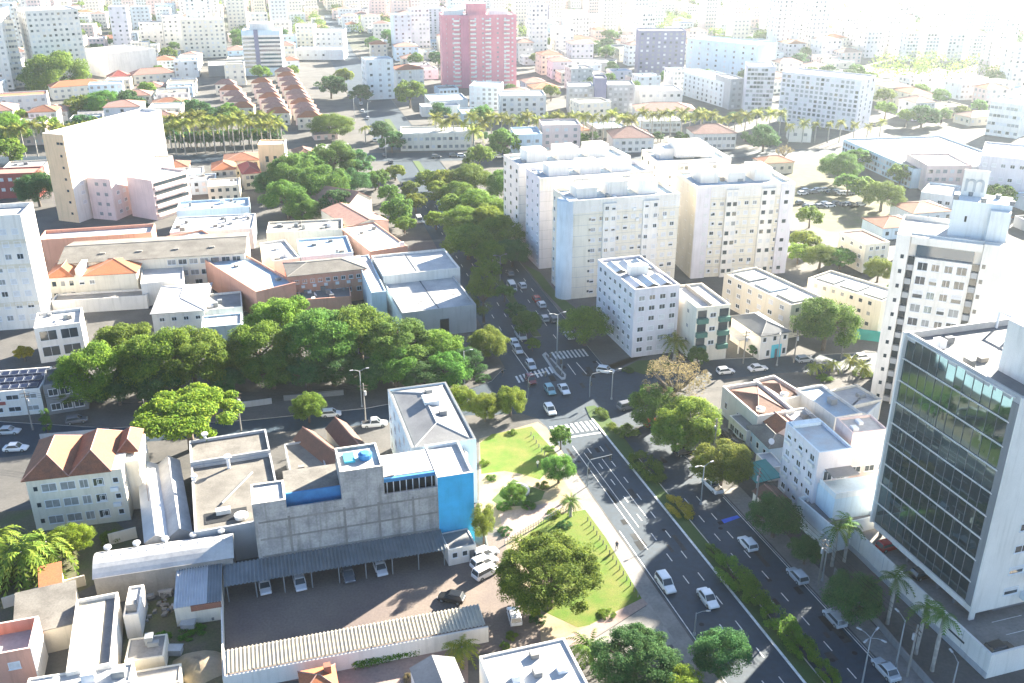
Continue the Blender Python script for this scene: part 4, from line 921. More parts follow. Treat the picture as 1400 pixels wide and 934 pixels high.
wires('overhead wires along the right cross street', P3)
# ------------------------------------------------------------------ further buildings
def far(label, xl, xr, yb, top, depth, wall='white', roof='roofw', fl=0, nc=0, sc=0, name='far_building', kinds='ccds', rt='flat', rise=2.0, cat='building', group=None, ww=1.5, wh=1.3, par=.6, zbase=0.0):
    yb = yb if isinstance(yb, tuple) else (yb, yb)
    a, c = g(xl, yb[0]), g(xr, yb[1]); h = hz(xl, yb[0], top)
    b = B(name, label, a, c, depth, h, cat=cat, group=group)
    if rt == 'flat': b.body(wall, roof, par)
    else:
        b.walls(wall); (b.hip if rt == 'hip' else b.gable)(roof, rise, .4, **({} if rt == 'hip' else dict(wall=wall)))
    st = (h - 1.2) / fl if fl else 0
    if fl and nc: b.wins('F', nc, fl, ww, wh, b.L * .5 / nc + .2, b.L * (1 - .5 / nc) - .2, st * .55, h - 1 - st * .45, kinds)
    if fl and sc:
        for f in 'RL': b.wins(f, sc, fl, ww, wh, b.D * .5 / sc, b.D * (1 - .5 / sc), st * .55, h - 1 - st * .45, kinds)
    return b
b = far('tall rose pink residential tower with white balcony stacks', 606, 706, (121, 119), 21, 22, 'pinkt', 'roofw', 15, 10, 4, kinds='sscs', name='pink_tower', ww=1.1, wh=1.0); L, h = b.L, b.hh
for x0, x1, m in ((.25, .36, 'pinkd'), (.0, .06, 'pinkt')): b.box('facade_pier', L * x0, -.9, 0, L * x1, -.06, h - .3, m)
for x in (.16, .38, .58, .83):
    for f in range(16): b.box('balcony', L * x, -1.3, 1.2 + f * (h - 2.4) / 16, L * (x + .075), -.06, 2.1 + f * (h - 2.4) / 16, 'white')
b.box('roof_house', L * .35, 4, h - .6, L * .6, 14, h + 6, 'pinkt'); b.box('roof_house', L * .64, 5, h - .6, L * .9, 12, h + 2, 'white'); b.box('roof_house', L * .04, 5, h - .6, L * .3, 12, h + 2.2, 'white')
FAR = [
 ('white residential tower cut by the left edge of the view', -50, 20, (124, 122), 14, 20, 'white', 'roofw', 14, 7, 4),
 ('slim white tower right beside the left edge tower', 22, 36, (120, 119), 28, 18, 'creamp', 'roofw', 12, 3, 3),
 ('broad white residential tower with many small windows at left', 54, 124, (119, 113), 15, 26, 'white', 'roofw', 14, 9, 5),
 ('narrow building with dark purple mural between two white towers', 43, 58, 96, 62, 14, 'purple', 'roofw', 0, 0, 0),
 ('large blank white hall right of the broad white tower', 150, 217, (107, 99), 73, 36, 'white', 'roofw', 0, 0, 0),
 ('white school with two rows of dark windows at the left edge', -30, 68, (158, 152), 134, 14, 'white', 'tileo', 2, 9, 0),
 ('pale apartment block left of the blue banded office tower', 253, 312, (80, 78), 27, 16, 'creamp', 'roofw', 9, 8, 3),
 ('grey tower top behind the pale apartment block', 216, 238, 40, 6, 14, 'bluel', 'roofw', 10, 4, 2),
 ('hall with dark front and white curved roof beside banded office tower', 286, 337, (105, 103), 90, 26, 'greyd', 'roofw', 0, 0, 0),
 ('white and teal residential tower behind a dark hedge', 503, 540, (137, 135), 82, 14, 'whiteb', 'roofw', 7, 3, 3),
 ('thin lavender tower left of the rose tower', 586, 606, 60, 11, 14, 'lav', 'roofw', 14, 3, 3),
 ('dark violet office slab with white frame and lit windows', 871, 934, (106, 106), 42, 16, 'violet', 'roofw', 11, 8, 0),
 ('pale green glass office behind the violet slab', 937, 1032, (96, 108), 52, 22, 'bluel', 'roofw', 6, 8, 0),
 ('long white office with rows of square windows', 933, 994, (130, 149), 98, 18, 'whiteb', 'roofw', 5, 10, 0),
 ('pale stair block at the end of the long white office', 996, 1014, (150, 149), 108, 18, 'greyw', 'roofw', 5, 2, 0),
 ('tall pale grey slab, left of a hazy pair', 1016, 1054, (156, 157), 90, 16, 'lav', 'roofw', 11, 8, 0),
 ('tall pale grey slab with vertical strips, right of a hazy pair', 1062, 1168, (166, 180), 98, 18, 'lav', 'roofg', 11, 16, 3),
 ('white block with tall window strips behind the palm row', 684, 746, (167, 166), 131, 16, 'white', 'roofw', 5, 6, 2),
 ('white apartment block below the rose tower', 642, 682, (150, 151), 117, 16, 'whiteb', 'roofw', 5, 5, 0),
 ('beige banded block behind the palm row', 776, 811, (154, 154), 118, 16, 'greyw', 'roofw', 5, 5, 0),
 ('dark blue stair tower between beige banded wings', 812, 828, 156, 107, 12, 'violet', 'roofd', 0, 0, 0),
 ('beige banded wing right of the dark stair tower', 829, 866, (154, 154), 116, 16, 'greyw', 'roofw', 5, 5, 0),
 ('bright white cube with few windows below the violet slab', 874, 932, (148, 147), 124, 18, 'white', 'roofw', 2, 6, 0),
 ('pink-grey four-storey block with loggias behind apartment slabs', 741, 793, (208, 207), 171, 14, 'pinkw', 'roofw', 4, 4, 0),
 ('light blue low house beside the pink-grey loggia block', 704, 741, (216, 215), 184, 16, 'bluel', 'roofb', 2, 3, 0),
 ('white two-storey villa with flat roofs beside the palm avenue', 548, 645, (207, 205), 183, 16, 'creamp', 'roofw', 2, 12, 0),
 ('blue roofed hall behind the white villa', 588, 640, (150, 148), 138, 22, 'whiteb', 'roofb', 0, 0, 0),
 ('small white house with two gables left of blue hall', 577, 629, (160, 158), 146, 10, 'white', 'roofw', 1, 4, 0),
 ('long pale institution building stretching down at right', 1150, 1244, (214, 258), 190, 44, 'bluel', 'roofg', 3, 26, 4),
 ('pinkish old building right of the long institution', 1262, 1322, (262, 262), 226, 20, 'pinkw', 'creamp', 3, 6, 0),
 ('pale lilac institution block at the right edge', 1330, 1420, (270, 280), 212, 26, 'lav', 'roofw', 3, 7, 0),
 ('white building with stepped window bands in the haze at right', 1346, 1390, (184, 190), 138, 16, 'white', 'roofw', 4, 8, 0),
 ('hazy white slab, first of a row beyond the wood', 1236, 1252, 84, 44, 14, 'white', 'roofw', 8, 4, 2),
 ('hazy white slab, second of a row beyond the wood', 1262, 1280, 84, 44, 14, 'white', 'roofw', 8, 4, 2),
 ('hazy white slab, third of a row beyond the wood', 1292, 1314, 84, 46, 14, 'white', 'roofw', 8, 4, 2),
 ('hazy white slab, fourth of a row beyond the wood', 1326, 1342, 86, 46, 14, 'white', 'roofw', 8, 4, 2),
 ('hazy pinkish tower at the right end of the slab row', 1350, 1374, 108, 56, 16, 'pinkw', 'roofw', 10, 4, 2),
 ('hazy pale tower cut by the right edge of the view', 1380, 1420, 118, 62, 16, 'white', 'roofw', 9, 5, 2),
 ('white residential block far behind, left of the rose tower', 406, 430, 66, 34, 14, 'creamp', 'roofw', 6, 4, 2),
 ('white stepped block far behind the teal tower', 432, 470, 70, 42, 18, 'white', 'roofw', 4, 5, 2),
 ('low pale hall in front of the stepped block', 405, 470, 82, 68, 20, 'whiteb', 'roofw', 1, 6, 0),
 ('grey slab far right of the rose tower', 788, 820, 44, 20, 14, 'lav', 'roofw', 6, 6, 2),
 ('small dark tower in the haze right of rose tower', 730, 750, 40, 8, 14, 'violet', 'roofw', 8, 3, 2),
 ('low brown block right of the rose tower', 762, 840, (96, 98), 84, 20, 'greyw', 'roofd', 1, 6, 0),
 ('small white kiosk in front of the long institution', 1078, 1108, (194, 195), 172, 12, 'white', 'roofw', 1, 2, 0),
 ('low white corner house behind the round trees at right', 1256, 1300, (282, 288), 262, 16, 'whiteb', 'roofw', 1, 4, 0),
]
for row in FAR:
    lb, xl, xr, yb, tp, dp, wl, rf, fl, nc, sc = row
    far(lb, xl, xr, yb, tp, dp, wl, rf, fl, nc, sc, name='office_building' if 'office' in lb else ('tower_block' if 'tower' in lb or 'slab' in lb else 'city_building'))
b = far('blue and white banded office tower with dark vertical strip', 336, 388, (104, 103), 42, 18, 'bluel', 'roofw', name='office_tower'); L, h = b.L, b.hh
for f in range(8): b.box('window_band', .3, -.12, 5 + f * (h - 8) / 8, L - .3, -.004, 6.3 + f * (h - 8) / 8, 'glassb'); b.box('spandrel_band', .2, -.2, 6.35 + f * (h - 8) / 8, L - .2, -.004, 7.6 + f * (h - 8) / 8, 'white')
b.box('dark_strip', L * .32, -.5, 0, L * .43, -.21, h + .5, 'violet'); b.box('roof_house', L * .2, 4, h - .6, L * .8, 12, h + 4, 'white')
for lb, xl, xr, yb, tp, dp, wl, rf, rs, nc in (
 ('long cream house with orange clay hip roof at left', 73, 146, (137, 131), 120, 12, 'creamp', 'tileo', 2.5, 8),
 ('mansion with dark red hip roof below blank hall', 150, 182, (118, 116), 108, 14, 'cream', 'maroon', 4, 4),
 ('cream villa with red roof right of the dark red mansion', 184, 240, (116, 112), 103, 12, 'creamp', 'tilep', 3, 6),
 ('white public house with mauve hip roof behind apartment slabs', 838, 893, (209, 208), 189, 16, 'white', 'tilep', 3.5, 6),
 ('long white public building with mauve hip roof by palms', 948, 1005, (205, 204), 183, 14, 'white', 'tilep', 3, 9),
 ('long hall with mauve roof below the white cube', 870, 952, (164, 164), 152, 18, 'whiteb', 'tilep', 3, 14),
 ('white arcade building behind palms at centre right', 876, 930, (182, 181), 166, 10, 'whiteb', 'roofw', 1.5, 10),
 ('grey roofed house on the corner beyond the wide street', 430, 462, (192, 190), 184, 10, 'pinkw', 'roofg', 2, 3)):
    far(lb, xl, xr, yb, tp, dp, wl, rf, 2, nc, 0, rt='hip', rise=rs, name='hip_house', cat='house')
# two rows of narrow red roofed houses stepping up the side street
def rowhouses(p0, p1, n, dirx, grp, lb):
    for k in range(n):
        t = k / (n - 1); px, py = p0[0] + (p1[0] - p0[0]) * t, p0[1] + (p1[1] - p0[1]) * t
        a = g(px, py); m = mpp(a); c = a + Vector((math.cos(rad(8)), math.sin(rad(8)))) * 11
        lab = ORD[k] + ' house from below in ' + lb
        b = B('row_house', lab, a, c, 7.4, 6.0, cat='house', group=grp); b.walls('pinkw' if k % 2 else 'creamp'); b.hip('tilep' if k % 3 else 'tileo', 2.4, .3); b.wins('F', 3, 2, 1.1, 1.2, 1.8, 9.2, 1.7, 4.4, 'dc')
rowhouses((408, 178), (377, 112), 11, 1, 'row houses right of the side lane', 'the red roofed row right of the side lane')
rowhouses((366, 172), (345, 128), 7, 1, 'row houses left of the side lane', 'the red roofed row left of the side lane')
rowhouses((318, 164), (296, 130), 5, 1, 'row houses near the palm avenue', 'the red roofed row behind the left palm avenue')

# ------------------------------------------------------------------ fill of the city further away
for u in range(0, 700, 12):
    p = W2(-u, 10); OCC.append((p.x, p.y, 17))
p, q = g(-200, 220), g(1500, 203)
for k in range(0, 121): r_ = p.lerp(q, k / 120); OCC.append((r_.x, r_.y, 26))
for a_, r_ in (((1120, 270), 28), ((1100, 310), 22), ((1180, 260), 26), ((1150, 240), 25), ((440, 240), 30), ((650, 240), 30), ((480, 130), 25), ((560, 140), 25), ((455, 180), 30), ((75, 110), 40), ((1300, 100), 60)):
    c_ = g(*a_); OCC.append((c_.x, c_.y, r_))
R = random.Random(21)
cells = []
for iu in range(-6, 90):
    for iv in range(-70, 75):
        bu, bv = iu * 19 + (iu // 3) * 9, iv * 18 + (iv // 5) * 11
        p = Vector((0, 330)) + (-U2) * bu + V2 * bv
        p += Vector((R.uniform(-1.5, 1.5), R.uniform(-1.5, 1.5)))
        if p.y < 405 or p.y > 1500: continue
        zc = -CAM_H; d_ = p.y * CT - zc * ST; px = 700 + FOC * p.x / d_; py = 467 - FOC * (p.y * ST + zc * CT) / d_
        if px < -90 or px > 1490: continue
        if any((p.x - o[0]) ** 2 + (p.y - o[1]) ** 2 < (o[2] + 9) ** 2 for o in OCC): continue
        cells.append((p.y, p, px, py))
cells.sort(key=lambda c: c[0])
OCC_MID = list(OCC)
HOUSES = [c for c in cells if R.random() < .62]; GREEN = [c for c in cells if c not in HOUSES]
wcols = ['white', 'creamp', 'cream', 'pinkw', 'whiteb', 'lav', 'white', 'greyw', 'bluel', 'creamp']
rcols = ['tilep', 'tilep', 'roofw', 'roofw', 'cement', 'roofg', 'tilep', 'roofb', 'roofg', 'tile', 'cement', 'tileo']
wname = {'white': 'white', 'creamp': 'pale cream', 'cream': 'cream', 'pinkw': 'pinkish', 'whiteb': 'bluish white', 'lav': 'lilac', 'greyw': 'grey', 'bluel': 'pale blue'}
rname = {'tilep': 'pale red hip roof', 'roofw': 'white flat roof', 'cement': 'cement roof', 'roofg': 'grey flat roof', 'tileo': 'orange hip roof', 'roofb': 'bluish flat roof', 'tile': 'brown hip roof'}
stuff = MB(); sw = ['white', 'creamp', 'pinkw', 'whiteb', 'roofw', 'tilep', 'roofg', 'curtain', 'tileo', 'cement']
def zone(px, py):
    s = 'far behind ' if py < 60 else ('behind ' if py < 120 else 'near ')
    lm = min(((20, 'the left edge towers'), (110, 'the broad white tower'), (200, 'the blank hall'), (290, 'the pale apartment block'), (362, 'the banded office tower'), (450, 'the side street'), (525, 'the teal tower'), (655, 'the rose tower'), (760, 'the beige banded block'), (900, 'the violet slab'), (970, 'the long white office'), (1110, 'the hazy grey pair'), (1200, 'the long institution'), (1300, 'the hazy slab row'), (1390, 'the right edge')), key=lambda t: abs(t[0] - px))[1]
    return s + lm
for i, (_, p, px, py) in enumerate(HOUSES):
    q = R.random(); tall = .10 if p.y < 700 else .26
    h = R.uniform(18, 40) if q < tall else (R.uniform(8, 14) if q < tall + .34 else R.uniform(3.5, 7))
    if px > 1100 and py > 100: h = min(h, 9)
    if h > 14 and py > 78: h = R.uniform(4, 9)
    L, D = R.uniform(11, 17), R.uniform(10, 17); wl = R.choice(wcols); rf = R.choice(rcols)
    if h > 14: rf = 'roofw'; wl = R.choice(['white', 'creamp', 'lav', 'whiteb'])
    ang = A2 + math.pi / 2 + R.choice((0, 0, .06, -.05)); hipr = rf in ('tilep', 'tileo', 'tile')
    ex = Vector((math.cos(ang), math.sin(ang))); a = p - ex * L / 2 - Vector((-ex.y, ex.x)) * D / 2
    if i < 270:
        n = max(1, round(h / 3.1)); sz = 'tall' if h > 14 else ('mid-rise' if n > 2 else ('two-storey' if n == 2 else 'single-storey'))
        lb = '%s %s building with %s %s' % (sz, wname[wl], rname[rf], zone(px, py))
        b = B('city_house', lb, a, a + ex * L, D, h, cat='building', group=lb)
        if hipr and h < 14: b.walls(wl); b.hip(rf, 2.2, .4)
        else: b.body(wl, rf, .5); 
        if R.random() < .5 and not hipr: b.clutter(2, h - .5, i)
        b.wins('F', R.choice((3, 4, 5)), n, 1.4, 1.3, 1.6, L - 1.6, 1.7, h - 1.6, 'ccds'); b.wins('L' if p.x > 0 else 'R', 3, n, 1.4, 1.3, 2, D - 2, 1.7, h - 1.6, 'ccds')
    else:
        ey = Vector((-ex.y, ex.x)); cs = [a, a + ex * L, a + ex * L + ey * D, a + ey * D]; wi = R.randrange(4)
        for k in range(4):
            j = (k + 1) % 4; stuff.poly([(*cs[k], -.13), (*cs[j], -.13), (*cs[j], h), (*cs[k], h)], wi)
        if hipr and h < 14:
            m_ = (cs[0] + cs[2]) / 2
            for k in range(4): stuff.poly([(*cs[k], h), (*cs[(k + 1) % 4], h), (*m_, h + 2.2)], 5 if rf != 'tileo' else 8)
        else: stuff.poly([(*c, h) for c in cs], R.choice([4, 4, 6, 9]))
        n = max(1, round(h / 3.1))
        for f in range(n):
            z = 1.0 + f * h / n
            for k in range(4):
                w0 = a + ex * (L * (.12 + .22 * k)) - ey * .06; w1 = w0 + ex * 1.5; stuff.poly([(*w0, z), (*w1, z), (*w1, z + 1.3), (*w0, z + 1.3)], 7)
tag(stuff.build('distant_houses', sw), 'mass of distant houses fading into the haze', 'houses', kind='stuff')

# low roofs between the nearer blocks: right of the slabs and below the left palm avenue
MID = []
def inpoly(x, y, P):
    c = False
    for k in range(len(P)):
        (x1, y1), (x2, y2) = P[k], P[k - 1]
        if (y1 > y) != (y2 > y) and x < (x2 - x1) * (y - y1) / (y2 - y1) + x1: c = not c
    return c
AREAS = (([(1008, 196), (1140, 198), (1262, 296), (1215, 332), (1100, 330), (1092, 262), (1010, 222)], 'right of the white slabs'), ([(222, 222), (350, 214), (352, 262), (300, 272), (232, 262)], 'below the left palms'), ([(1300, 268), (1420, 280), (1420, 330), (1290, 300)], 'behind the hotel tower'), ([(1250, 196), (1400, 196), (1400, 214), (1262, 222)], 'behind the pinkish old building'), ([(0, 226), (44, 224), (44, 270), (0, 272)], 'left of the peach slab'), ([(492, 222), (560, 222), (520, 262), (505, 250)], 'at the avenue corner'))
n_ = 0
for ar, wh_ in AREAS:
    xs_ = [a[0] for a in ar]; ys_ = [a[1] for a in ar]
    for t in range(260):
        px, py = R.uniform(min(xs_), max(xs_)), R.uniform(min(ys_), max(ys_))
        if not inpoly(px, py, ar): continue
        p = g(px, py)
        if any((p.x - o[0]) ** 2 + (p.y - o[1]) ** 2 < (o[2] * .8 + 6) ** 2 for o in OCC_MID): continue
        OCC_MID.append((p.x, p.y, 9.5)); L, D, h = R.uniform(9, 15), R.uniform(8, 13), R.uniform(3.2, 6.5); wl = R.choice(wcols); rf = R.choice(['tilep', 'cement', 'roofg', 'tile', 'roofw', 'tileo'])
        ang = A2 + math.pi / 2 + R.uniform(-.05, .05); ex = Vector((math.cos(ang), math.sin(ang))); a = p - ex * L / 2 - Vector((-ex.y, ex.x)) * D / 2
        if R.random() < .3: GREEN.insert(0, (p.y, p, px, py)); continue
        sz = 'two-storey' if h > 5 else 'single-storey'; lb = '%s %s house with %s %s' % (sz, wname[wl], rname[rf], wh_)
        b = B('low_house', lb, a, a + ex * L, D, h, cat='house', group=lb)
        if rf in ('tilep', 'tile', 'tileo'): b.walls(wl); b.hip(rf, 1.8, .4)
        else: b.body(wl, rf, .4); b.clutter(2, h - .4, n_)
        b.wins('F', 4, 2 if h > 5 else 1, 1.2, 1.2, 1.6, L - 1.6, 1.6, h - 1.5, 'dcds'); n_ += 1
# ------------------------------------------------------------------ trees and plants
def leaf_cloud(name, mat, centers, radii, n_per, size, seed, flat=1.0, up=0.35):
    """leaf quads on the outside of many clumps (arrays), one mesh"""
    r = np.random.default_rng(seed); C = np.repeat(np.asarray(centers, float), n_per, 0); Rr = np.repeat(np.asarray(radii, float), n_per)
    N = len(C); d = r.normal(size=(N, 3)); d[:, 2] = d[:, 2] * .9 + up; d /= np.linalg.norm(d, axis=1)[:, None]
    P = C + d * (Rr * r.uniform(.55, 1.06, N))[:, None] * np.array([1, 1, flat])
    nrm = d + r.normal(size=(N, 3)) * .55 + np.array([0, 0, .25]); nrm /= np.linalg.norm(nrm, axis=1)[:, None]
    t = np.cross(nrm, r.normal(size=(N, 3))); t /= np.linalg.norm(t, axis=1)[:, None]; b = np.cross(nrm, t)
    s = (size * r.uniform(.6, 1.25, N))[:, None]
    V = np.stack([P - t * s * .5, P + b * s * .32, P + t * s * .5, P - b * s * .32], 1).reshape(-1, 3)
    me = bpy.data.meshes.new(name); me.vertices.add(4 * N); me.vertices.foreach_set('co', V.ravel())
    me.loops.add(4 * N); me.loops.foreach_set('vertex_index', np.arange(4 * N, dtype=np.int32)); me.polygons.add(N)
    me.polygons.foreach_set('loop_start', np.arange(0, 4 * N, 4, dtype=np.int32)); me.polygons.foreach_set('loop_total', np.full(N, 4, np.int32))
    me.materials.append(M[mat]); me.update(calc_edges=True); return me
def crown_proto(kind, mat, seed, clumps, n_per, leaf):
    """unit crown: radius 1 in plan; returns crown mesh and trunk mesh. Crown base at z = 0 of the crown's middle"""
    r = random.Random(seed); cs = []; rs = []
    for k in range(clumps):
        if kind == 'dome':
            a = r.uniform(0, 2 * math.pi); e = math.asin(r.uniform(-.62, 1)); q = r.uniform(.62, .86)
            c = (math.cos(a) * math.cos(e) * q, math.sin(a) * math.cos(e) * q, math.sin(e) * q * .8); s = r.uniform(.17, .30)
        elif kind == 'mound':
            a = r.uniform(0, 2 * math.pi); e = math.asin(r.uniform(-.5, 1)); q = r.uniform(.70, .88)
            c = (math.cos(a) * math.cos(e) * q, math.sin(a) * math.cos(e) * q, math.sin(e) * q * .72); s = r.uniform(.19, .31)
        elif kind == 'grand':
            a = r.uniform(0, 2 * math.pi); e = math.asin(r.uniform(-.5, 1)); q = r.uniform(.66, .93)
            c = (math.cos(a) * math.cos(e) * q, math.sin(a) * math.cos(e) * q, math.sin(e) * q * .72); s = r.uniform(.10, .20)
        elif kind == 'umbrella':
            q = math.sqrt(r.random()) * .86; a = r.uniform(0, 2 * math.pi); c = (math.cos(a) * q, math.sin(a) * q, .26 * (1 - q * q) + r.uniform(-.10, .06)); s = r.uniform(.13, .21)
        elif kind == 'tall':
            a = r.uniform(0, 2 * math.pi); z = r.uniform(-1.0, 1.1); q = .72 * math.sqrt(max(.05, 1 - (z / 1.3) ** 2)) * r.uniform(.6, 1); c = (math.cos(a) * q, math.sin(a) * q, z); s = r.uniform(.2, .34)
        elif kind == 'sparse':
            a = r.uniform(0, 2 * math.pi); e = math.asin(r.uniform(-.2, 1)); q = r.uniform(.4, .95); c = (math.cos(a) * math.cos(e) * q, math.sin(a) * math.cos(e) * q, math.sin(e) * q * .75); s = r.uniform(.10, .18)
        cs.append(c); rs.append(s)
    if kind in ('dome', 'tall', 'mound', 'grand'):
        cs.append((0, 0, .05)); rs.append(.55 if kind == 'dome' else .5)
        for k in range(16 if kind == 'grand' else 5): a = r.uniform(0, 6.28); q = r.uniform(.2, .55); cs.append((math.cos(a) * q, math.sin(a) * q, r.uniform(-.1, .35))); rs.append(.36)
    n = np.full(len(cs), n_per)
    me = leaf_cloud('crown', mat, cs, rs, n_per, leaf, seed, {'umbrella': .6, 'mound': .6, 'grand': .7}.get(kind, .85))
    # trunk and limbs, unit heights: base z=-1 .. crown
    mb = MB(); mb.tube([(0, 0, -1), (.01, .01, -.6), (.02, 0, -.25)], [.075, .058, .05], 7)
    for k in range(7 if kind != 'sparse' else 12):
        a = 2 * math.pi * k / 7 + r.uniform(-.3, .3); q = r.uniform(.45, .75)
        top = (math.cos(a) * q, math.sin(a) * q, r.uniform(.0, .35) if kind != 'umbrella' else r.uniform(.02, .16))
        mid = (top[0] * .45, top[1] * .45, -.1 if kind != 'umbrella' else -.08)
        mb.tube([(.02, 0, -.3), mid, top], [.042, .03, .012], 5)
    return me, mb.mesh('trunk', 'bark', True)
PROTO = {}
def proto(kind, mat, var=0, hi=True):
    k = (kind, mat, var, hi)
    if k not in PROTO:
        cl = {'dome': 50, 'grand': 150, 'mound': 54, 'umbrella': 64, 'tall': 40, 'sparse': 70}[kind]; n = {'dome': 300, 'grand': 190, 'mound': 320, 'umbrella': 230, 'tall': 230, 'sparse': 45}[kind]; lf = .052 if kind != 'grand' else .04; n = int(n * 1.7)
        if not hi: cl, n, lf = int(cl * .7), int(n * .2), .13
        if kind == 'sparse': lf *= .8
        PROTO[k] = crown_proto(kind, mat, len(PROTO) * 7 + 3, cl, n, lf)
    return PROTO[k]
TR = random.Random(8)
def tree(label, cx, cy, rp, zc, kind='dome', mat='leaf', var=0, hi=True, name='tree', squash=1.0, group=None, cat='tree', stretch=1.0):
    """crown centre is an image pixel projected at height zc, crown radius rp photo pixels"""
    rm = rp * mpp(g(cx, cy, zc), zc)
    if kind in ('dome', 'mound', 'grand'): zc = min(zc, rm * squash * .78 + .6)
    p = g(cx, cy, zc); me, tm = proto(kind, mat, var, hi)
    root = link(name, None, None, (p.x, p.y, 0)); root.empty_display_size = 1; tag(root, label, cat, group)
    a = TR.uniform(0, 6.28)
    o = link('crown', me, root, (0, 0, zc), a); o.scale = (rm * stretch, rm, rm * squash)
    o = link('trunk', tm, root, (0, 0, zc), a); o.scale = (rm, rm, zc)
    return root
BM = {}
def bush(label, px, py, rp, mat='hedge', h=1.2, name='shrub', group=None, rz=None, stretch=1.0):
    p = g(px, py, h * .5); rm = rp * mpp(p); v = len(label) % 3
    if (mat, v) not in BM:
        r = random.Random(v * 5 + 1); cs = []; rs = []
        for k in range(34):
            a = r.uniform(0, 6.28); q = math.sqrt(r.random()) * .82; s_ = r.uniform(.14, .27); cs.append((math.cos(a) * q, math.sin(a) * q, max(.12, (1 - q * q) * r.uniform(.3, .78)))); rs.append(s_)
        BM[(mat, v)] = leaf_cloud('foliage', mat, cs, rs, 150, .075, v + 60, .9)
        mb = MB()
        for k in range(6): a = k * 1.05; mb.tube([(0, 0, 0), (math.cos(a) * .5, math.sin(a) * .5, .5)], [.03, .012], 4)
        BM[(mat, v, 't')] = mb.mesh('stem', 'bark')
    root = link(name, None, None, (p.x, p.y, 0)); tag(root, label, 'shrub', group); a = TR.uniform(0, 6.28) if rz is None else rz
    for nm, me in (('foliage', BM[(mat, v)]), ('stem', BM[(mat, v, 't')])): o = link(nm, me, root, (0, 0, 0), a); o.scale = (rm * stretch, rm, h * 1.25)
    return root
SP = 'dense rounded street tree '
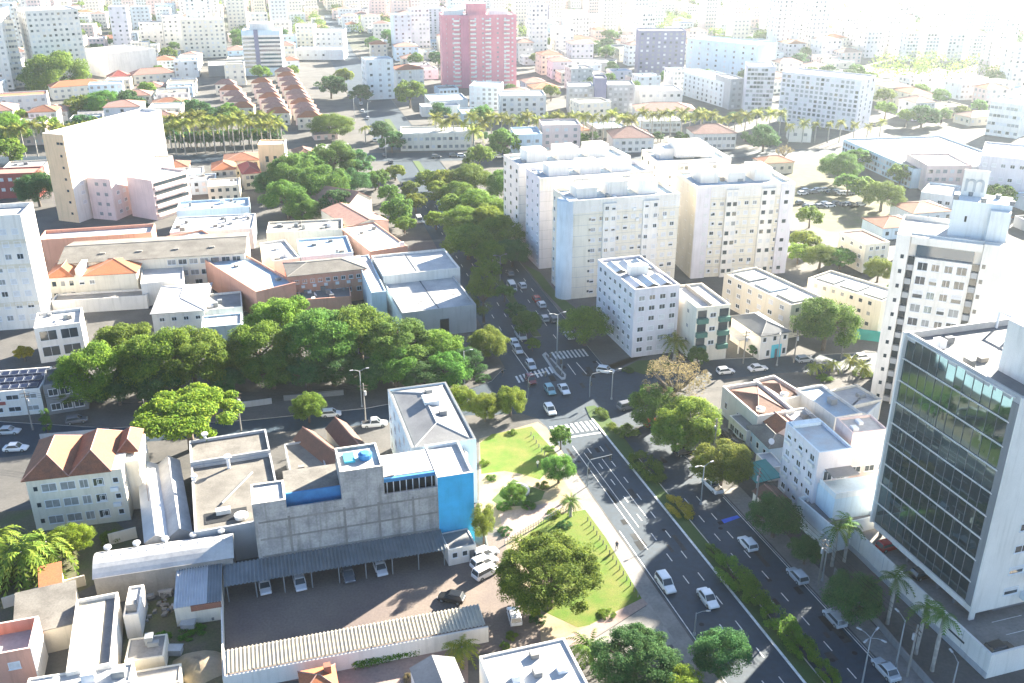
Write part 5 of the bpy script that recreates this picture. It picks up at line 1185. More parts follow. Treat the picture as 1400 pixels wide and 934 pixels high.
T = [ # label, x, y, r, zc, kind, mat, var
 ('broad street tree at the left end of the row, sunlit top', 128, 512, 53, 6.0, 'mound', 'leafol', 0, 1.05), ('high broad street tree above the left end of the row', 172, 476, 47, 7.2, 'mound', 'leafol', 1, 1.05),
 ('broad street tree between left end and middle of the row', 218, 494, 56, 7.2, 'mound', 'leafol', 0, 1.05), ('street tree with golden tips left of the gap in the row', 262, 490, 54, 7.6, 'mound', 'leafol', 1, 1.05),
 ('street tree right of the gap in the row', 352, 476, 47, 7.2, 'mound', 'leafol', 0, 1.05), ('dark lower street tree under the right half of the row', 372, 505, 42, 7, 'dome', 'leaf', 0, .8), ('tall street tree in front of the salmon building', 388, 444, 52, 8.4, 'mound', 'leafol', 1, 1.05),
 ('street tree in the middle of the right half of the row', 440, 466, 56, 8.0, 'mound', 'leaf', 0, 1.05), ('street tree with layered crown in front of brick-coloured building', 492, 459, 52, 8.0, 'mound', 'leafol', 0, 1.05), ('dark lower street tree near the street lamp', 455, 500, 44, 7, 'dome', 'leafd', 0, .8),
 ('street tree beside the corner shop', 545, 472, 49, 7.2, 'mound', 'leaf', 1, 1.05), ('rounded street tree below the corner shop', 540, 500, 42, 7, 'dome', 'leaf', 0, .85), ('dense street tree near the right end of the row', 597, 478, 42, 8.5, 'dome', 'leafol', 0, .8), ('street tree hiding the shop entrance', 612, 505, 36, 6, 'dome', 'leaf', 0, .8),
 ('bright green tree at the right end of the row', 668, 468, 31, 8, 'dome', 'leafy', 0, .9), ('umbrella-shaped tree with yellow-green crown beside the warehouse', 256, 570, 80, 7.0, 'umbrella', 'leafy', 0, .9), ('small round dark street tree below the lamp', 421, 556, 25, 4.5, 'dome', 'leafol', 0, 1.05),
 ('yellow-green tree touching the blue apartment block', 630, 548, 25, 6, 'dome', 'leafy', 0, 1.1), ('yellow-green tree in the middle at the park corner', 663, 556, 24, 5, 'dome', 'leafy', 0, 1.0), ('yellow-green tree at the park corner nearest the crossing', 698, 548, 25, 5.5, 'dome', 'leafy', 0, 1.0),
 ('small round tree on the pavement by the zebra crossing', 767, 597, 17, 4, 'dome', 'leaf', 0, 1.2), ('round tree with sunlit rim beside the avenue lawn', 764, 640, 26, 4, 'dome', 'leaf', 0, .95), ('low round tree inside the park circle', 702, 674, 20, 3, 'dome', 'leaf', 0, .9),
 ('upright yellow-green tree at the blue wall corner', 661, 714, 22, 5, 'tall', 'leafy', 0, 1.0), ('large spreading olive tree over the park parking', 752, 785, 78, 8.0, 'grand', 'leafol', 0, .85),
 ('large dark tree with pale blossom at the bottom edge', 868, 902, 64, 7.5, 'grand', 'leafd', 0, .85), ('dark round tree beside the avenue at the bottom edge', 986, 893, 43, 6, 'dome', 'leafd', 0, 1.05), ('green tree cut by the bottom edge', 930, 940, 40, 5, 'dome', 'leafy', 0, .8),
 ('tan purple sparse tree at the crossing', 922, 522, 50, 8, 'sparse', 'leaftan', 0, .9), ('dark green tree beside the tan sparse tree', 893, 555, 37, 6, 'dome', 'leaf', 0, 1.0), ('yellow-green tree in the middle of the turning lane row', 944, 576, 47, 7, 'mound', 'leafy', 0, .95),
 ('green shaded tree under the yellow-green row', 924, 594, 36, 4.5, 'dome', 'leafol', 0, .85), ('yellow tree at the lower end of the turning lane row', 988, 632, 43, 5.5, 'mound', 'leafy', 1, .95), ('small green tree in the turning lane row', 965, 640, 22, 4, 'dome', 'leafol', 0, .9),
 ('dark tree below the lilac block', 1060, 706, 42, 6, 'dome', 'leafd', 0, .9), ('small dark tree on the right pavement', 1102, 752, 26, 4, 'dome', 'leafd', 0, .9), ('large dark tree beside royal palms', 1166, 817, 46, 6, 'dome', 'leafd', 0, .9),
 ('broad tree in front of the rounded white slab', 800, 446, 38, 6, 'dome', 'leafol', 0, .85), ('round bush-like tree below the green balconies', 954, 487, 16, 3.5, 'dome', 'leaf', 0, 1.0), ('round dense tree between two cream blocks', 1130, 442, 45, 7.5, 'dome', 'leaf', 0, 1.05),
 ('tall rounded tree beside the flat roofed corner shop', 661, 400, 27, 8, 'tall', 'leafol', 0, .95), ('green tree on the avenue median near the bus', 720, 441, 22, 4.5, 'dome', 'leaf', 0, .9), ('green tree on the upper avenue median', 640, 330, 38, 7, 'dome', 'leafol', 0, .8),
 ('large tree on the upper avenue beside slabs', 682, 322, 40, 8, 'dome', 'leafol', 1, .8), ('shaded tree on the upper avenue pavement', 672, 348, 26, 6, 'dome', 'leafol', 0, .9), ('tree beside the back slab on the upper avenue', 700, 345, 26, 5, 'dome', 'leafd', 0, .9),
 ('tree behind the yellow tree on the upper avenue', 650, 280, 34, 8, 'dome', 'leafol', 0, .8), ('bright tree at the top of the avenue grove', 612, 248, 28, 8, 'dome', 'leafy', 0, .85), ('tree at the top of the avenue grove, centre', 642, 245, 32, 8, 'dome', 'leafol', 0, .85), ('tree of the avenue grove beside the back slab', 690, 252, 30, 9, 'dome', 'leaf', 0, .9),
 ('light tree of the avenue grove next to the parked bus', 596, 300, 18, 6, 'dome', 'leafy', 0, .9), ('tree left of the upper avenue', 541, 288, 26, 7, 'dome', 'leaf', 0, 1.0), ('yellowish tree left of the upper avenue', 568, 275, 18, 6, 'dome', 'leafy', 0, .9), ('tree at the avenue corner beyond the decks', 513, 246, 18, 6, 'dome', 'leaf', 0, .9), ('small bright tree in the corner square', 540, 235, 16, 5, 'dome', 'leafy', 0, .8),
 ('broad tree among the avenue grove', 665, 300, 30, 7, 'dome', 'leafy', 0, .85), ('green tree left in the avenue grove', 622, 282, 26, 6, 'dome', 'leafol', 0, .8), ('tree above the back slab', 690, 195, 26, 9, 'dome', 'leaf', 0, 1.0), ('tree beside the palm street', 655, 215, 24, 8, 'dome', 'leafol', 0, .9),
 ('large dark tree mass member in front, left', 392, 272, 36, 9, 'dome', 'leaf', 0, .95), ('large dark tree mass member beside the tan cube', 398, 240, 38, 11, 'dome', 'leaf', 1, .95), ('large dark tree mass member in the middle', 440, 255, 40, 10, 'dome', 'leaf', 0, .95), ('large dark tree mass member at the top', 455, 218, 36, 11, 'dome', 'leaf', 1, .9), ('large dark tree mass member at the right', 488, 222, 26, 10, 'dome', 'leafd', 0, .9), ('large dark tree mass member in front, right', 462, 280, 28, 8, 'dome', 'leafd', 0, .95),
 ('round trees group right of white slabs, left one', 1148, 228, 30, 9, 'dome', 'leaf', 0, .9), ('pale round tree right of white slabs', 1207, 268, 32, 9, 'dome', 'leafol', 0, .8), ('pale round tree behind institution corner', 1185, 258, 26, 9, 'dome', 'leafol', 0, .8), ('tree beside the car yard, upper', 1108, 296, 20, 6, 'dome', 'leafol', 0, .9), ('tree beside the car yard, middle', 1100, 328, 24, 6, 'dome', 'leafy', 0, .8), ('tree beside the car yard, lower', 1122, 350, 26, 6, 'dome', 'leafol', 0, .8), ('bright tree left of the hotel tower', 1202, 368, 22, 7, 'dome', 'leafy', 0, .95),
 ('bare tree behind the parking yard', 1073, 208, 14, 6, 'sparse', 'leaftan', 0, .9), ('wide tree in front of left white towers', 76, 107, 45, 7.2, 'mound', 'leafol', 0, 1.05), ('dark tree group member left of teal tower', 452, 118, 22, 9, 'dome', 'leafd', 0, .9), ('sunlit tree left of teal tower', 470, 103, 16, 10, 'dome', 'leafy', 0, .9), ('round tree right of teal tower', 560, 128, 24, 10, 'dome', 'leafol', 0, 1.0), ('dark tree in front of teal tower', 492, 128, 18, 8, 'dome', 'leafd', 0, .9),
 ('wide tree beside the side street corner', 452, 172, 34, 8, 'dome', 'leafol', 0, .6), ('round tree right of banded tower', 399, 98, 11, 7, 'dome', 'leafol', 0, 1.1), ('dark street tree left of the white villa', 535, 193, 20, 7, 'dome', 'leafd', 0, .9), ('dark street tree above the white villa', 522, 178, 20, 7, 'dome', 'leafd', 0, .8), ('tree at the left edge beside the palms', 8, 178, 34, 10, 'dome', 'leafol', 0, .9), ('lower tree at the left edge', 12, 208, 26, 7, 'dome', 'leafol', 0, .9), ('tree in front of orange roofed long house', 108, 146, 26, 8, 'dome', 'leafy', 0, .8), ('dark tree behind the tall peach slab', 140, 142, 30, 8, 'dome', 'leaf', 0, .8),
 ('dark tree left of the tall peach slab', 50, 258, 30, 8, 'dome', 'leafd', 0, 1.0), ('dark tree by the white school', 180, 140, 24, 8, 'dome', 'leafd', 0, .9), ('shaded tree behind the palm avenue', 265, 150, 24, 7, 'dome', 'leafd', 0, .8), ('hazy dark tree behind the public building', 1045, 188, 26, 9, 'dome', 'leafd', 0, .9), ('hazy tree in front of the white arcade', 940, 190, 10, 5, 'dome', 'leafol', 0, .9),
 ('tree beside the loggia block', 793, 192, 13, 6, 'dome', 'leaf', 0, 1.0), ('yellowish tree near the solar roof', 32, 482, 14, 3.5, 'dome', 'leafyy', 0, .9), ('slim cypress-like tree beside the solar shop', 62, 575, 9, 3, 'tall', 'leaf', 0, 1.6), ('yellow-green garden tree behind palms', 95, 738, 32, 3.5, 'dome', 'leafy', 0, .8), ('bright shrubby tree at the left edge', -2, 785, 22, 3.5, 'dome', 'leafy', 0, 1.0), ('round hazy tree beyond the institution', 1262, 158, 24, 9, 'dome', 'leafd', 0, .8), ('pale yellow hazy tree in the right distance', 1315, 152, 14, 8, 'dome', 'leafy', 0, .8),
]
for lb, x, y, r_, zc, kd, mt, vr, sq in T: tree(lb, x, y, r_, zc, kd, mt, vr, r_ >= 20 and y > 330 or r_ >= 30, squash=sq)
extra = [(630, 302, 30, 'leafol'), (692, 288, 30, 'leafol'), (625, 264, 24, 'leafol'), (598, 262, 22, 'leafy'), (586, 246, 20, 'leafol'), (664, 368, 22, 'leafol'), (532, 264, 18, 'leaf'), (553, 306, 17, 'leafol'), (560, 258, 16, 'leafol'),
 (30, 166, 24, 'leafol'), (62, 174, 22, 'leafol'), (88, 184, 20, 'leaf'), (202, 166, 20, 'leaf'), (228, 182, 18, 'leafd'), (242, 150, 18, 'leafd'), (286, 158, 18, 'leafd'), (312, 150, 14, 'leaf'), (1172, 216, 20, 'leaf'), (1232, 238, 20, 'leafol'), (1160, 252, 22, 'leaf'), (1092, 346, 20, 'leafol'), (1150, 352, 22, 'leaf'), (1215, 398, 14, 'leafd'), (420, 228, 32, 'leaf'), (370, 250, 26, 'leafd'), (478, 250, 30, 'leafd'), (418, 288, 24, 'leaf'), (728, 470, 12, 'leafol'), (705, 425, 18, 'leafd'), (690, 400, 16, 'leaf'), (1030, 478, 10, 'leafd'), (312, 520, 26, 'leafd'), (300, 500, 24, 'leaf'), (575, 515, 30, 'leafd'), (640, 495, 28, 'leafd'), (500, 512, 34, 'leafd'), (420, 510, 32, 'leafd'), (160, 530, 34, 'leafd'), (220, 530, 36, 'leafd'), (95, 535, 26, 'leafol')]
EX = ['shaded', 'sunlit', 'round', 'broad', 'low', 'leafy', 'dense']
def where(x, y):
    return min((((x - a) ** 2 + (y - b_) ** 2, t) for a, b_, t in ((650, 290, 'in the avenue grove'), (540, 270, 'left of the upper avenue'), (100, 170, 'behind the peach slab'), (260, 160, 'behind the left palms'), (1170, 230, 'beside the long institution'), (1130, 350, 'beside the car yard'), (430, 250, 'in the dark tree mass'), (705, 410, 'on the upper avenue median'), (600, 505, 'under the right end of the street row'), (450, 512, 'under the middle of the street row'), (170, 530, 'under the left end of the street row'), (1030, 480, 'on the cross street'))))[1]
for k, (x, y, r_, mt) in enumerate(extra): tree('%s %s tree %s' % (EX[k % 7], {'leafd': 'dark green', 'leaf': 'green', 'leafol': 'olive green', 'leafy': 'yellow-green'}[mt], where(x, y)), x, y, r_, 8, 'mound' if k % 2 else 'dome', mt, 1 if k % 3 else 0, r_ >= 24 and y > 240, squash=.9)
for k in range(12): tree(ORD[k] + ' dark tree from the left in the park behind the palms', 244 + k * 12, 190 - k * .5, 13, 5, 'dome', 'leafd', 0, False, squash=1.0)
for k in range(16): tree(ORD[k] + ' dark tree from the left below the right palm line', 600 + k * 30, 186, 9, 5, 'dome', 'leafd' if k % 3 else 'leafol', 0, False, squash=.9)
# shrubs
for lb, x, y, r_, mt, h in (('shrub at the head of the avenue median', 823, 563, 13, 'hedge', 1.2), ('small hedge plant on the median below its head', 838, 583, 12, 'leafy', .8), ('grey-green shrub beside the turning lane', 858, 588, 20, 'leafol', 1.6), ('broad green shrub on the median near the middle', 884, 634, 34, 'hedge', 2.3), ('yellow flowering shrub on the median', 928, 691, 26, 'leafyy', 1.4),
  ('long green shrub on the median opposite the silver car', 1003, 780, 36, 'hedge', 2.6), ('second long green shrub on the median', 1030, 806, 32, 'hedge', 2.4), ('median shrub above the dark tree', 1068, 848, 34, 'hedge', 2.4), ('median shrub opposite the lower silver car', 1092, 875, 32, 'hedge', 2.2), ('small median shrub near the bottom edge', 1131, 916, 22, 'hedge', 2.0), ('shrub on the median by the sunlit strip', 975, 752, 15, 'hedge', 1.2),
  ('dark round bush on the lawn beside the alley', 772, 716, 12, 'leafd', .9), ('low bush on the park circle edge', 690, 690, 14, 'leaf', .7), ('round clipped bush by the car park gate', 690, 882, 8, 'hedge', 1.0), ('bright green hedge in the rubble yard', 216, 874, 20, 'hedge', 1.3), ('low weeds in the rubble yard', 262, 862, 22, 'leaf', .5), ('shrub beside slim planting at the corner island', 858, 505, 10, 'leafd', .8), ('garden shrub below the hip roofed house', 150, 733, 18, 'leafol', 1.6),
  ('flowering shrub beside the bottom gable', 562, 925, 12, 'leaftan', 1.2), ('clipped hedge below the small palms', 1180, 510, 16, 'hedge', .8), ('clipped hedge left of the small palms', 1128, 516, 14, 'hedge', .8), ('shady shrub beside white vans', 735, 845, 14, 'leafd', 1.0), ('hedge under the corner trees', 660, 516, 14, 'leafd', .9), ('small shrub on the path edge near the blue block', 672, 652, 9, 'leaf', .8), ('shrub below the park circle', 722, 690, 12, 'leaf', .9), ('shrub between park circle and avenue trees', 742, 662, 11, 'leafol', .9), ('shrub at the lawn corner beside the blue block', 662, 632, 9, 'leafol', .8), ('thin shrub at the top of the lawn', 700, 590, 8, 'leafol', .8), ('shrub beside the tuft palm', 757, 700, 11, 'leafy', .9), ('low green planting at the pavement tree', 752, 612, 9, 'hedge', .5), ('low planting beside the white vans', 690, 725, 12, 'leafd', .9), ('weedy shrub at the foot of the olive tree', 830, 838, 14, 'leafol', .7), ('bush by the alley fence', 735, 730, 10, 'leafy', .9), ('flowering bush by the lower footpath', 700, 868, 10, 'leafol', .8)):
    md = 'median' in lb; bush(lb, x, y, r_ * (.75 if md else 1), mt, h, rz=AV if md else None, stretch=1.7 if md else 1.0)
mb_c = []; r = random.Random(4)
p, q = g(488, 912), g(570, 893)
tag(link('hedge', leaf_cloud('hedge', 'leaf', [(*p.lerp(q, k / 14), .5) for k in range(15)], [.75] * 15, 160, .3, 9), None), 'low hedge at the foot of the white boundary wall', 'hedge')
# palms
def frond_mesh(name, n, ln, droop, mat, seed, wid=.5, rise=.6, fan=False):
    r = random.Random(seed); mb = MB()
    for k in range(n):
        a = 2 * math.pi * k / n * 2.4 + r.uniform(-.2, .2); up = rise * r.uniform(.2, 1.25); l = ln * r.uniform(.8, 1.1); ca, sa = math.cos(a), math.sin(a); pts = []
        for s in range(6):
            t = s / 5; pts.append(Vector((ca * l * t * (1 - .12 * t), sa * l * t * (1 - .12 * t), up * l * t - droop * l * t * t * (1.0 + .3 * (1 - up)))))
        sd = Vector((-sa, ca, 0))
        for s in range(5):
            for sg in (-1, 1):
                for h in range(2):
                    b0 = pts[s].lerp(pts[s + 1], h * .5); b1 = pts[s].lerp(pts[s + 1], h * .5 + .42); w = wid * (1 - abs((s + h * .5) / 5 - .45) * 1.1)
                    tip = b1 + sd * sg * w + Vector((ca, sa, 0)) * w * .5 - Vector((0, 0, w * .45)); mb.poly([b0, b1, b1.lerp(tip, .98), tip.lerp(b0, .12)])
    return mb.mesh(name, mat)
def trunk_mesh(h, r0, r1, bulge=0):
    mb = MB(); mb.tube([(0, 0, 0), (0, 0, h * .12), (0.05, 0, h * .5), (0.02, 0, h)], [r0 * 1.25, r0, r0 * (1 + bulge), r1], 8); return mb.mesh('trunk', 'palmbark', True)
FR = {'royal': frond_mesh('fronds', 15, 3.0, .75, 'frond', 1, .62, .8), 'royaly': frond_mesh('fronds', 18, 2.9, .9, 'frondy', 2, .8, .8), 'date': frond_mesh('fronds', 44, 3.4, .85, 'frond', 3, .5, .95), 'datey': frond_mesh('fronds', 44, 3.2, .8, 'frondy', 4, .5, .95), 'droop': frond_mesh('fronds', 40, 3.6, 1.3, 'frondd', 9, .6, 1.0), 'royalh': frond_mesh('fronds', 30, 2.5, .95, 'frondy', 5, .75, 1.25)}
TRK = {}
def palm(label, px, py, h, kind='royal', s=1.0, group=None, r0=.24):
    p = g(px, py); k = (round(h * 2) / 2, r0); h = k[0]
    if k not in TRK: TRK[k] = trunk_mesh(h, r0, r0 * .62, .15)
    root = link('palm_tree', None, None, (p.x, p.y, 0), TR.uniform(0, 6.28)); tag(root, label, 'palm tree', group)
    link('trunk', TRK[k], root); o = link('fronds', FR[kind], root, (0, 0, h - .1)); o.scale = (s, s, s)
    if kind.startswith('royal'):
        if 'cs' not in TRK: mb = MB(); mb.tube([(0, 0, -.1), (0, 0, .9)], [.16, .07], 7); TRK['cs'] = mb.mesh('crownshaft', 'hedge', True)
        link('crownshaft', TRK['cs'], root, (0, 0, h - .6))
    return root
for lb, x, y, h in (('royal palm behind the right lamp post, left of a pair', 1137, 774, 7.2), ('royal palm right of a pair at the podium corner', 1154, 768, 7.2), ('royal palm beside the large dark tree', 1213, 853, 8.2), ('royal palm with slim trunk before the podium wall', 1252, 894, 8.0), ('royal palm nearest the bottom right corner', 1274, 917, 8.8)): palm(lb, x, y, h, 'royal', 1.0)
palm('fan palm beside the white boundary wall', 632, 905, 2.6, 'datey', .95); palm('large date palm in front of the six-storey block', 922, 492, 4.6, 'datey', 1.25, r0=.4); palm('drooping feather palm in the left garden, front', 40, 800, 6.0, 'droop', 1.5); palm('drooping feather palm in the left garden, rear', 8, 780, 6.6, 'droop', 1.5); palm('drooping feather palm in the left garden, beside the house', 72, 782, 5.6, 'droop', 1.35); palm('low feather palm at the left edge of the garden', -14, 800, 4.5, 'droop', 1.3); palm('dark palms beside the white roof at the bottom', 806, 905, 2.6, 'date', 1.0)
palm('tuft palm on the lawn edge beside the avenue', 780, 706, 2.8, 'date', .62); palm('slim palm among the avenue grove', 690, 330, 8, 'royaly', 1.0)
for k, (x, y) in enumerate(((1113, 512), (1137, 508), (1162, 503), (1178, 512))): palm(['low arching palm, leftmost of four by the cross street', 'low arching palm, second of four by the cross street', 'low arching palm, third of four by the cross street', 'low arching palm, rightmost of four by the cross street'][k], x, y, 2.0, 'datey', .75)
def palmrow(p0, p1, n, h, grp, lb, kind='royalh', s=1.6):
    for k in range(n):
        t = k / max(1, n - 1)
        palm(ORD[k] + ' ' + lb, p0[0] + (p1[0] - p0[0]) * t + TR.uniform(-1.5, 1.5), p0[1] + (p1[1] - p0[1]) * t, h * TR.uniform(.86, 1.12), kind, s * TR.uniform(.8, 1.15), grp)
palmrow((228, 213), (386, 206), 13, 12.5, 'left palm avenue', 'palm from the left in the front line left of tan cube')
palmrow((236, 204), (380, 198), 12, 12.5, 'left palm avenue rear', 'palm from the left in the rear line left of tan cube')
palmrow((596, 200), (760, 196), 14, 11.5, 'middle palm avenue', 'palm from the left in the line above the white villa')
palmrow((770, 196), (930, 194), 13, 11.5, 'right palm avenue', 'palm from the left in the line above the white slabs')
palmrow((940, 194), (1064, 192), 9, 11.5, 'far right palm avenue', 'palm from the left in the line before the hazy grey pair')
palmrow((1078, 196), (1200, 194), 8, 8, 'hazy palms', 'small hazy palm from the left beside the long institution', s=1.2)
palmrow((20, 216), (190, 206), 12, 12.0, 'palms behind peach slab', 'palm from the left in the line behind the peach slab')
palm('big palm beside the white villa, thick trunk', 648, 224, 13, 'royalh', 1.9, r0=.5); palm('yellow palm left of the villa street', 500, 196, 7, 'royaly', 1.2)
# greenery between the far houses
for i, (_, p, px, py) in enumerate(GREEN):
    if i < 170:
        lb = ('green', 'olive green', 'dark green')[i % 3] + ' tree between houses ' + zone(px, py); me, tm = proto('dome', ('leaf', 'leafol', 'leafd')[i % 3], 0, False); rm = TR.uniform(4, 7)
        root = link('garden_tree', None, None, (p.x, p.y, 0)); tag(root, lb, 'tree', 'trees ' + zone(px, py)); o = link('crown', me, root, (0, 0, rm), TR.uniform(0, 6)); o.scale = (rm, rm, rm * .85); o = link('trunk', tm, root, (0, 0, rm)); o.scale = (rm, rm, rm)
rest = GREEN[170:]
if rest:
    r = random.Random(3); cs = []; rs = []
    for _, p, px, py in rest:
        for k in range(4): cs.append((p.x + r.uniform(-5, 5), p.y + r.uniform(-5, 5), r.uniform(3, 6))); rs.append(r.uniform(3, 4.5))
    for k in range(70):
        c_ = g(r.uniform(1190, 1400), r.uniform(88, 112)); cs.append((c_.x, c_.y, 5)); rs.append(r.uniform(5, 7))
    tag(link('distant_trees', leaf_cloud('distant_trees', 'leafol', cs, rs, 45, 1.7, 8)), 'distant woods and gardens fading into haze', 'trees', kind='stuff')
# ------------------------------------------------------------------ vehicles
PAINT = {}
def paint(n, c, rough=.25):
    if n not in PAINT: PAINT[n] = plain('car_paint_' + n, c, rough, 0.15, 0.06, 3.0, spec=.6)
    return PAINT[n]
for n, c in dict(white=(.75, .75, .75), silver=(.48, .50, .52), black=(.02, .022, .025), red=(.40, .03, .03), teal=(.20, .38, .42), grey=(.16, .17, .19), blue=(.05, .12, .3), purple=(.10, .04, .10), darkred=(.16, .02, .03), beige=(.55, .5, .42)).items(): paint(n, c)
M['lampw'] = plain('headlamp', (.75, .78, .8), .15, spec=.8); M['lampr'] = plain('tail_lamp', (.45, .02, .02), .2, spec=.8)
def loft(st, mat, name):
    """stations (x, half width bottom, half width top, z0, z1)"""
    mb = MB(); rings = []
    for x, wb, wt, z0, z1 in st:
        b = len(mb.v); zm = z0 + (z1 - z0) * .55; mb.v += [(x, -wb, z0), (x, wb, z0), (x, wb * 1.02, zm), (x, wt, z1 - .04), (x, wt * .9, z1), (x, -wt * .9, z1), (x, -wt, z1 - .04), (x, -wb * 1.02, zm)]; rings.append(b)
    for a, b in zip(rings, rings[1:]):
        for i in range(8): j = (i + 1) % 8; mb.f.append((a + i, b + i, b + j, a + j)); mb.m.append(0)
    mb.f.append(tuple(rings[0] + i for i in range(8))); mb.m.append(0); mb.f.append(tuple(rings[-1] + 7 - i for i in range(8))); mb.m.append(0)
    return mb.mesh(name, mat)
STY = {}
def style(kind):
    if kind in STY: return STY[kind]
    L2 = {'hatch': 1.98, 'sedan': 2.2, 'suv': 2.2, 'van': 2.5, 'pickup': 2.5, 'bus': 5.5}[kind]; zb = {'hatch': .92, 'sedan': .9, 'suv': 1.0, 'van': 1.12, 'pickup': 1.0, 'bus': 1.35}[kind]; zt = {'hatch': 1.48, 'sedan': 1.44, 'suv': 1.7, 'van': 2.05, 'pickup': 1.72, 'bus': 3.0}[kind]; w = {'van': .95, 'bus': 1.25}.get(kind, .86)
    nose = .12 if kind not in ('van', 'bus') else .05
    body = loft([(-L2, w * .86, w * .8, .4, zb - .1), (-L2 + .15, w * .97, w * .93, .26, zb - .02), (-L2 * .45, w, w * .96, .22, zb), (L2 * .3, w, w * .95, .22, zb - .01), (L2 * .62, w * .98, w * .9, .24, zb - nose), (L2 - .15, w * .93, w * .82, .28, zb - nose - .12), (L2, w * .8, w * .7, .4, zb - nose - .25)], 'frame', 'body')
    cx0, cx1, rx0, rx1 = {'hatch': (-1.9, .95, -1.6, .25), 'sedan': (-1.65, .95, -1.05, .2), 'suv': (-2.1, .95, -1.85, .25), 'van': (-2.4, 2.0, -2.3, 1.35), 'pickup': (-.75, 1.2, -.6, .5), 'bus': (-5.4, 5.4, -5.35, 5.2)}[kind]
    def cab(f0, f1, ww): 
        st = []
        for x_b, x_t in ((cx0, rx0), (rx0 + .02, rx0 + .02), (rx1, rx1), (cx1, rx1)): st.append((x_b, x_t))
        return st
    mb = MB(); wt = w * .8; pts_b = [(cx0, -w * .93), (cx1, -w * .9), (cx1, w * .9), (cx0, w * .93)]; pts_t = [(rx0, -wt), (rx1, -wt), (rx1, wt), (rx0, wt)]
    for i in range(4): j = (i + 1) % 4; mb.poly([(*pts_b[i], zb - .06), (*pts_b[j], zb - .06), (*pts_t[j], zt - .05), (*pts_t[i], zt - .05)])
    glass = mb.mesh('windows', 'glass')
    mb = MB(); e = .04; P = [(rx0 - e, -wt - e), (rx1 + e, -wt - e), (rx1 + e, wt + e), (rx0 - e, wt + e)]; Q = [(rx0 + .1, -wt + .12), (rx1 - .1, -wt + .12), (rx1 - .1, wt - .12), (rx0 + .1, wt - .12)]
    for i in range(4): j = (i + 1) % 4; mb.poly([(*P[i], zt - .1), (*P[j], zt - .1), (*P[j], zt - .04), (*P[i], zt - .04)]); mb.poly([(*P[i], zt - .04), (*P[j], zt - .04), (*Q[j], zt + .02), (*Q[i], zt + .02)])
    mb.poly([(*q_, zt + .02) for q_ in Q])
    for i in range(4): # pillars
        a, c = Vector((*pts_b[i], zb - .06)), Vector((*pts_t[i], zt - .05)); mb.tube([a * 1.003, c * 1.003], [.05, .05], 4)
    roof = mb.mesh('roof', 'frame')
    wx = L2 * .62; wheel = MB(); rr = .32 if kind != 'bus' else .48
    wheel.tube([(0, -.11, 0), (0, .11, 0)], [rr, rr], 14); wheel.f.append(tuple(range(13, -1, -1))); wheel.m.append(0); wheel = wheel.mesh('wheel', 'rub')
    rim = MB(); rim.tube([(0, -.12, 0), (0, .125, 0)], [rr * .6, rr * .6], 10); rim.f.append(tuple(range(9, -1, -1))); rim.m.append(0); rim = rim.mesh('rim', 'steel')
    lamp = MB(); lamp.box(-.03, -.17, -.07, .05, .17, .07); lamp1 = lamp.mesh('headlight', 'lampw'); lamp2 = MB(); lamp2.box(-.05, -.13, -.09, .03, .13, .09); lamp2 = lamp2.mesh('taillight', 'lampr')
    bed = None
    if kind == 'pickup': bd = MB(); bd.box(-2.35, -.7, zb - .02, -.85, .7, zb + .004); bed = bd.mesh('load_bed', 'dark')
    STY[kind] = (body, glass, roof, wheel, rim, lamp1, lamp2, bed, L2, zb, w, wx, rr, nose); return STY[kind]
def car(label, px, py, heading, col='white', kind='hatch', z=0.0, full=True, group=None, cat='car'):
    body, glass, roof, wheel, rim, l1, l2, bed, L2, zb, w, wx, rr, nose = style(kind); p = g(px, py, z + .4)
    root = link({'van': 'van', 'bus': 'bus', 'pickup': 'pickup_truck'}.get(kind, 'parked_car' if group else 'car'), None, None, (p.x, p.y, z), rad(heading)); tag(root, label, {'van': 'van', 'bus': 'bus', 'pickup': 'pickup'}.get(kind, cat), group)
    for nm, me in (('body', body), ('roof', roof)):
        o = link(nm, me, root); o.material_slots[0].link = 'OBJECT'; o.material_slots[0].material = PAINT[col]
    link('windows', glass, root)
    if bed: link('load_bed', bed, root)
    for sx in (-1, 1):
        for sy in (-1, 1):
            o = link('wheel', wheel, root, (sx * wx, sy * (w - .08), rr))
            if full: link('rim', rim, o)
    if full:
        for sy in (-1, 1): link('headlight', l1, root, (L2 - .1, sy * w * .62, zb - nose - .26)); link('taillight', l2, root, (-L2 + .06, sy * w * .66, zb - .2))
    return root
AVH = -73; ZA = ZR + .005
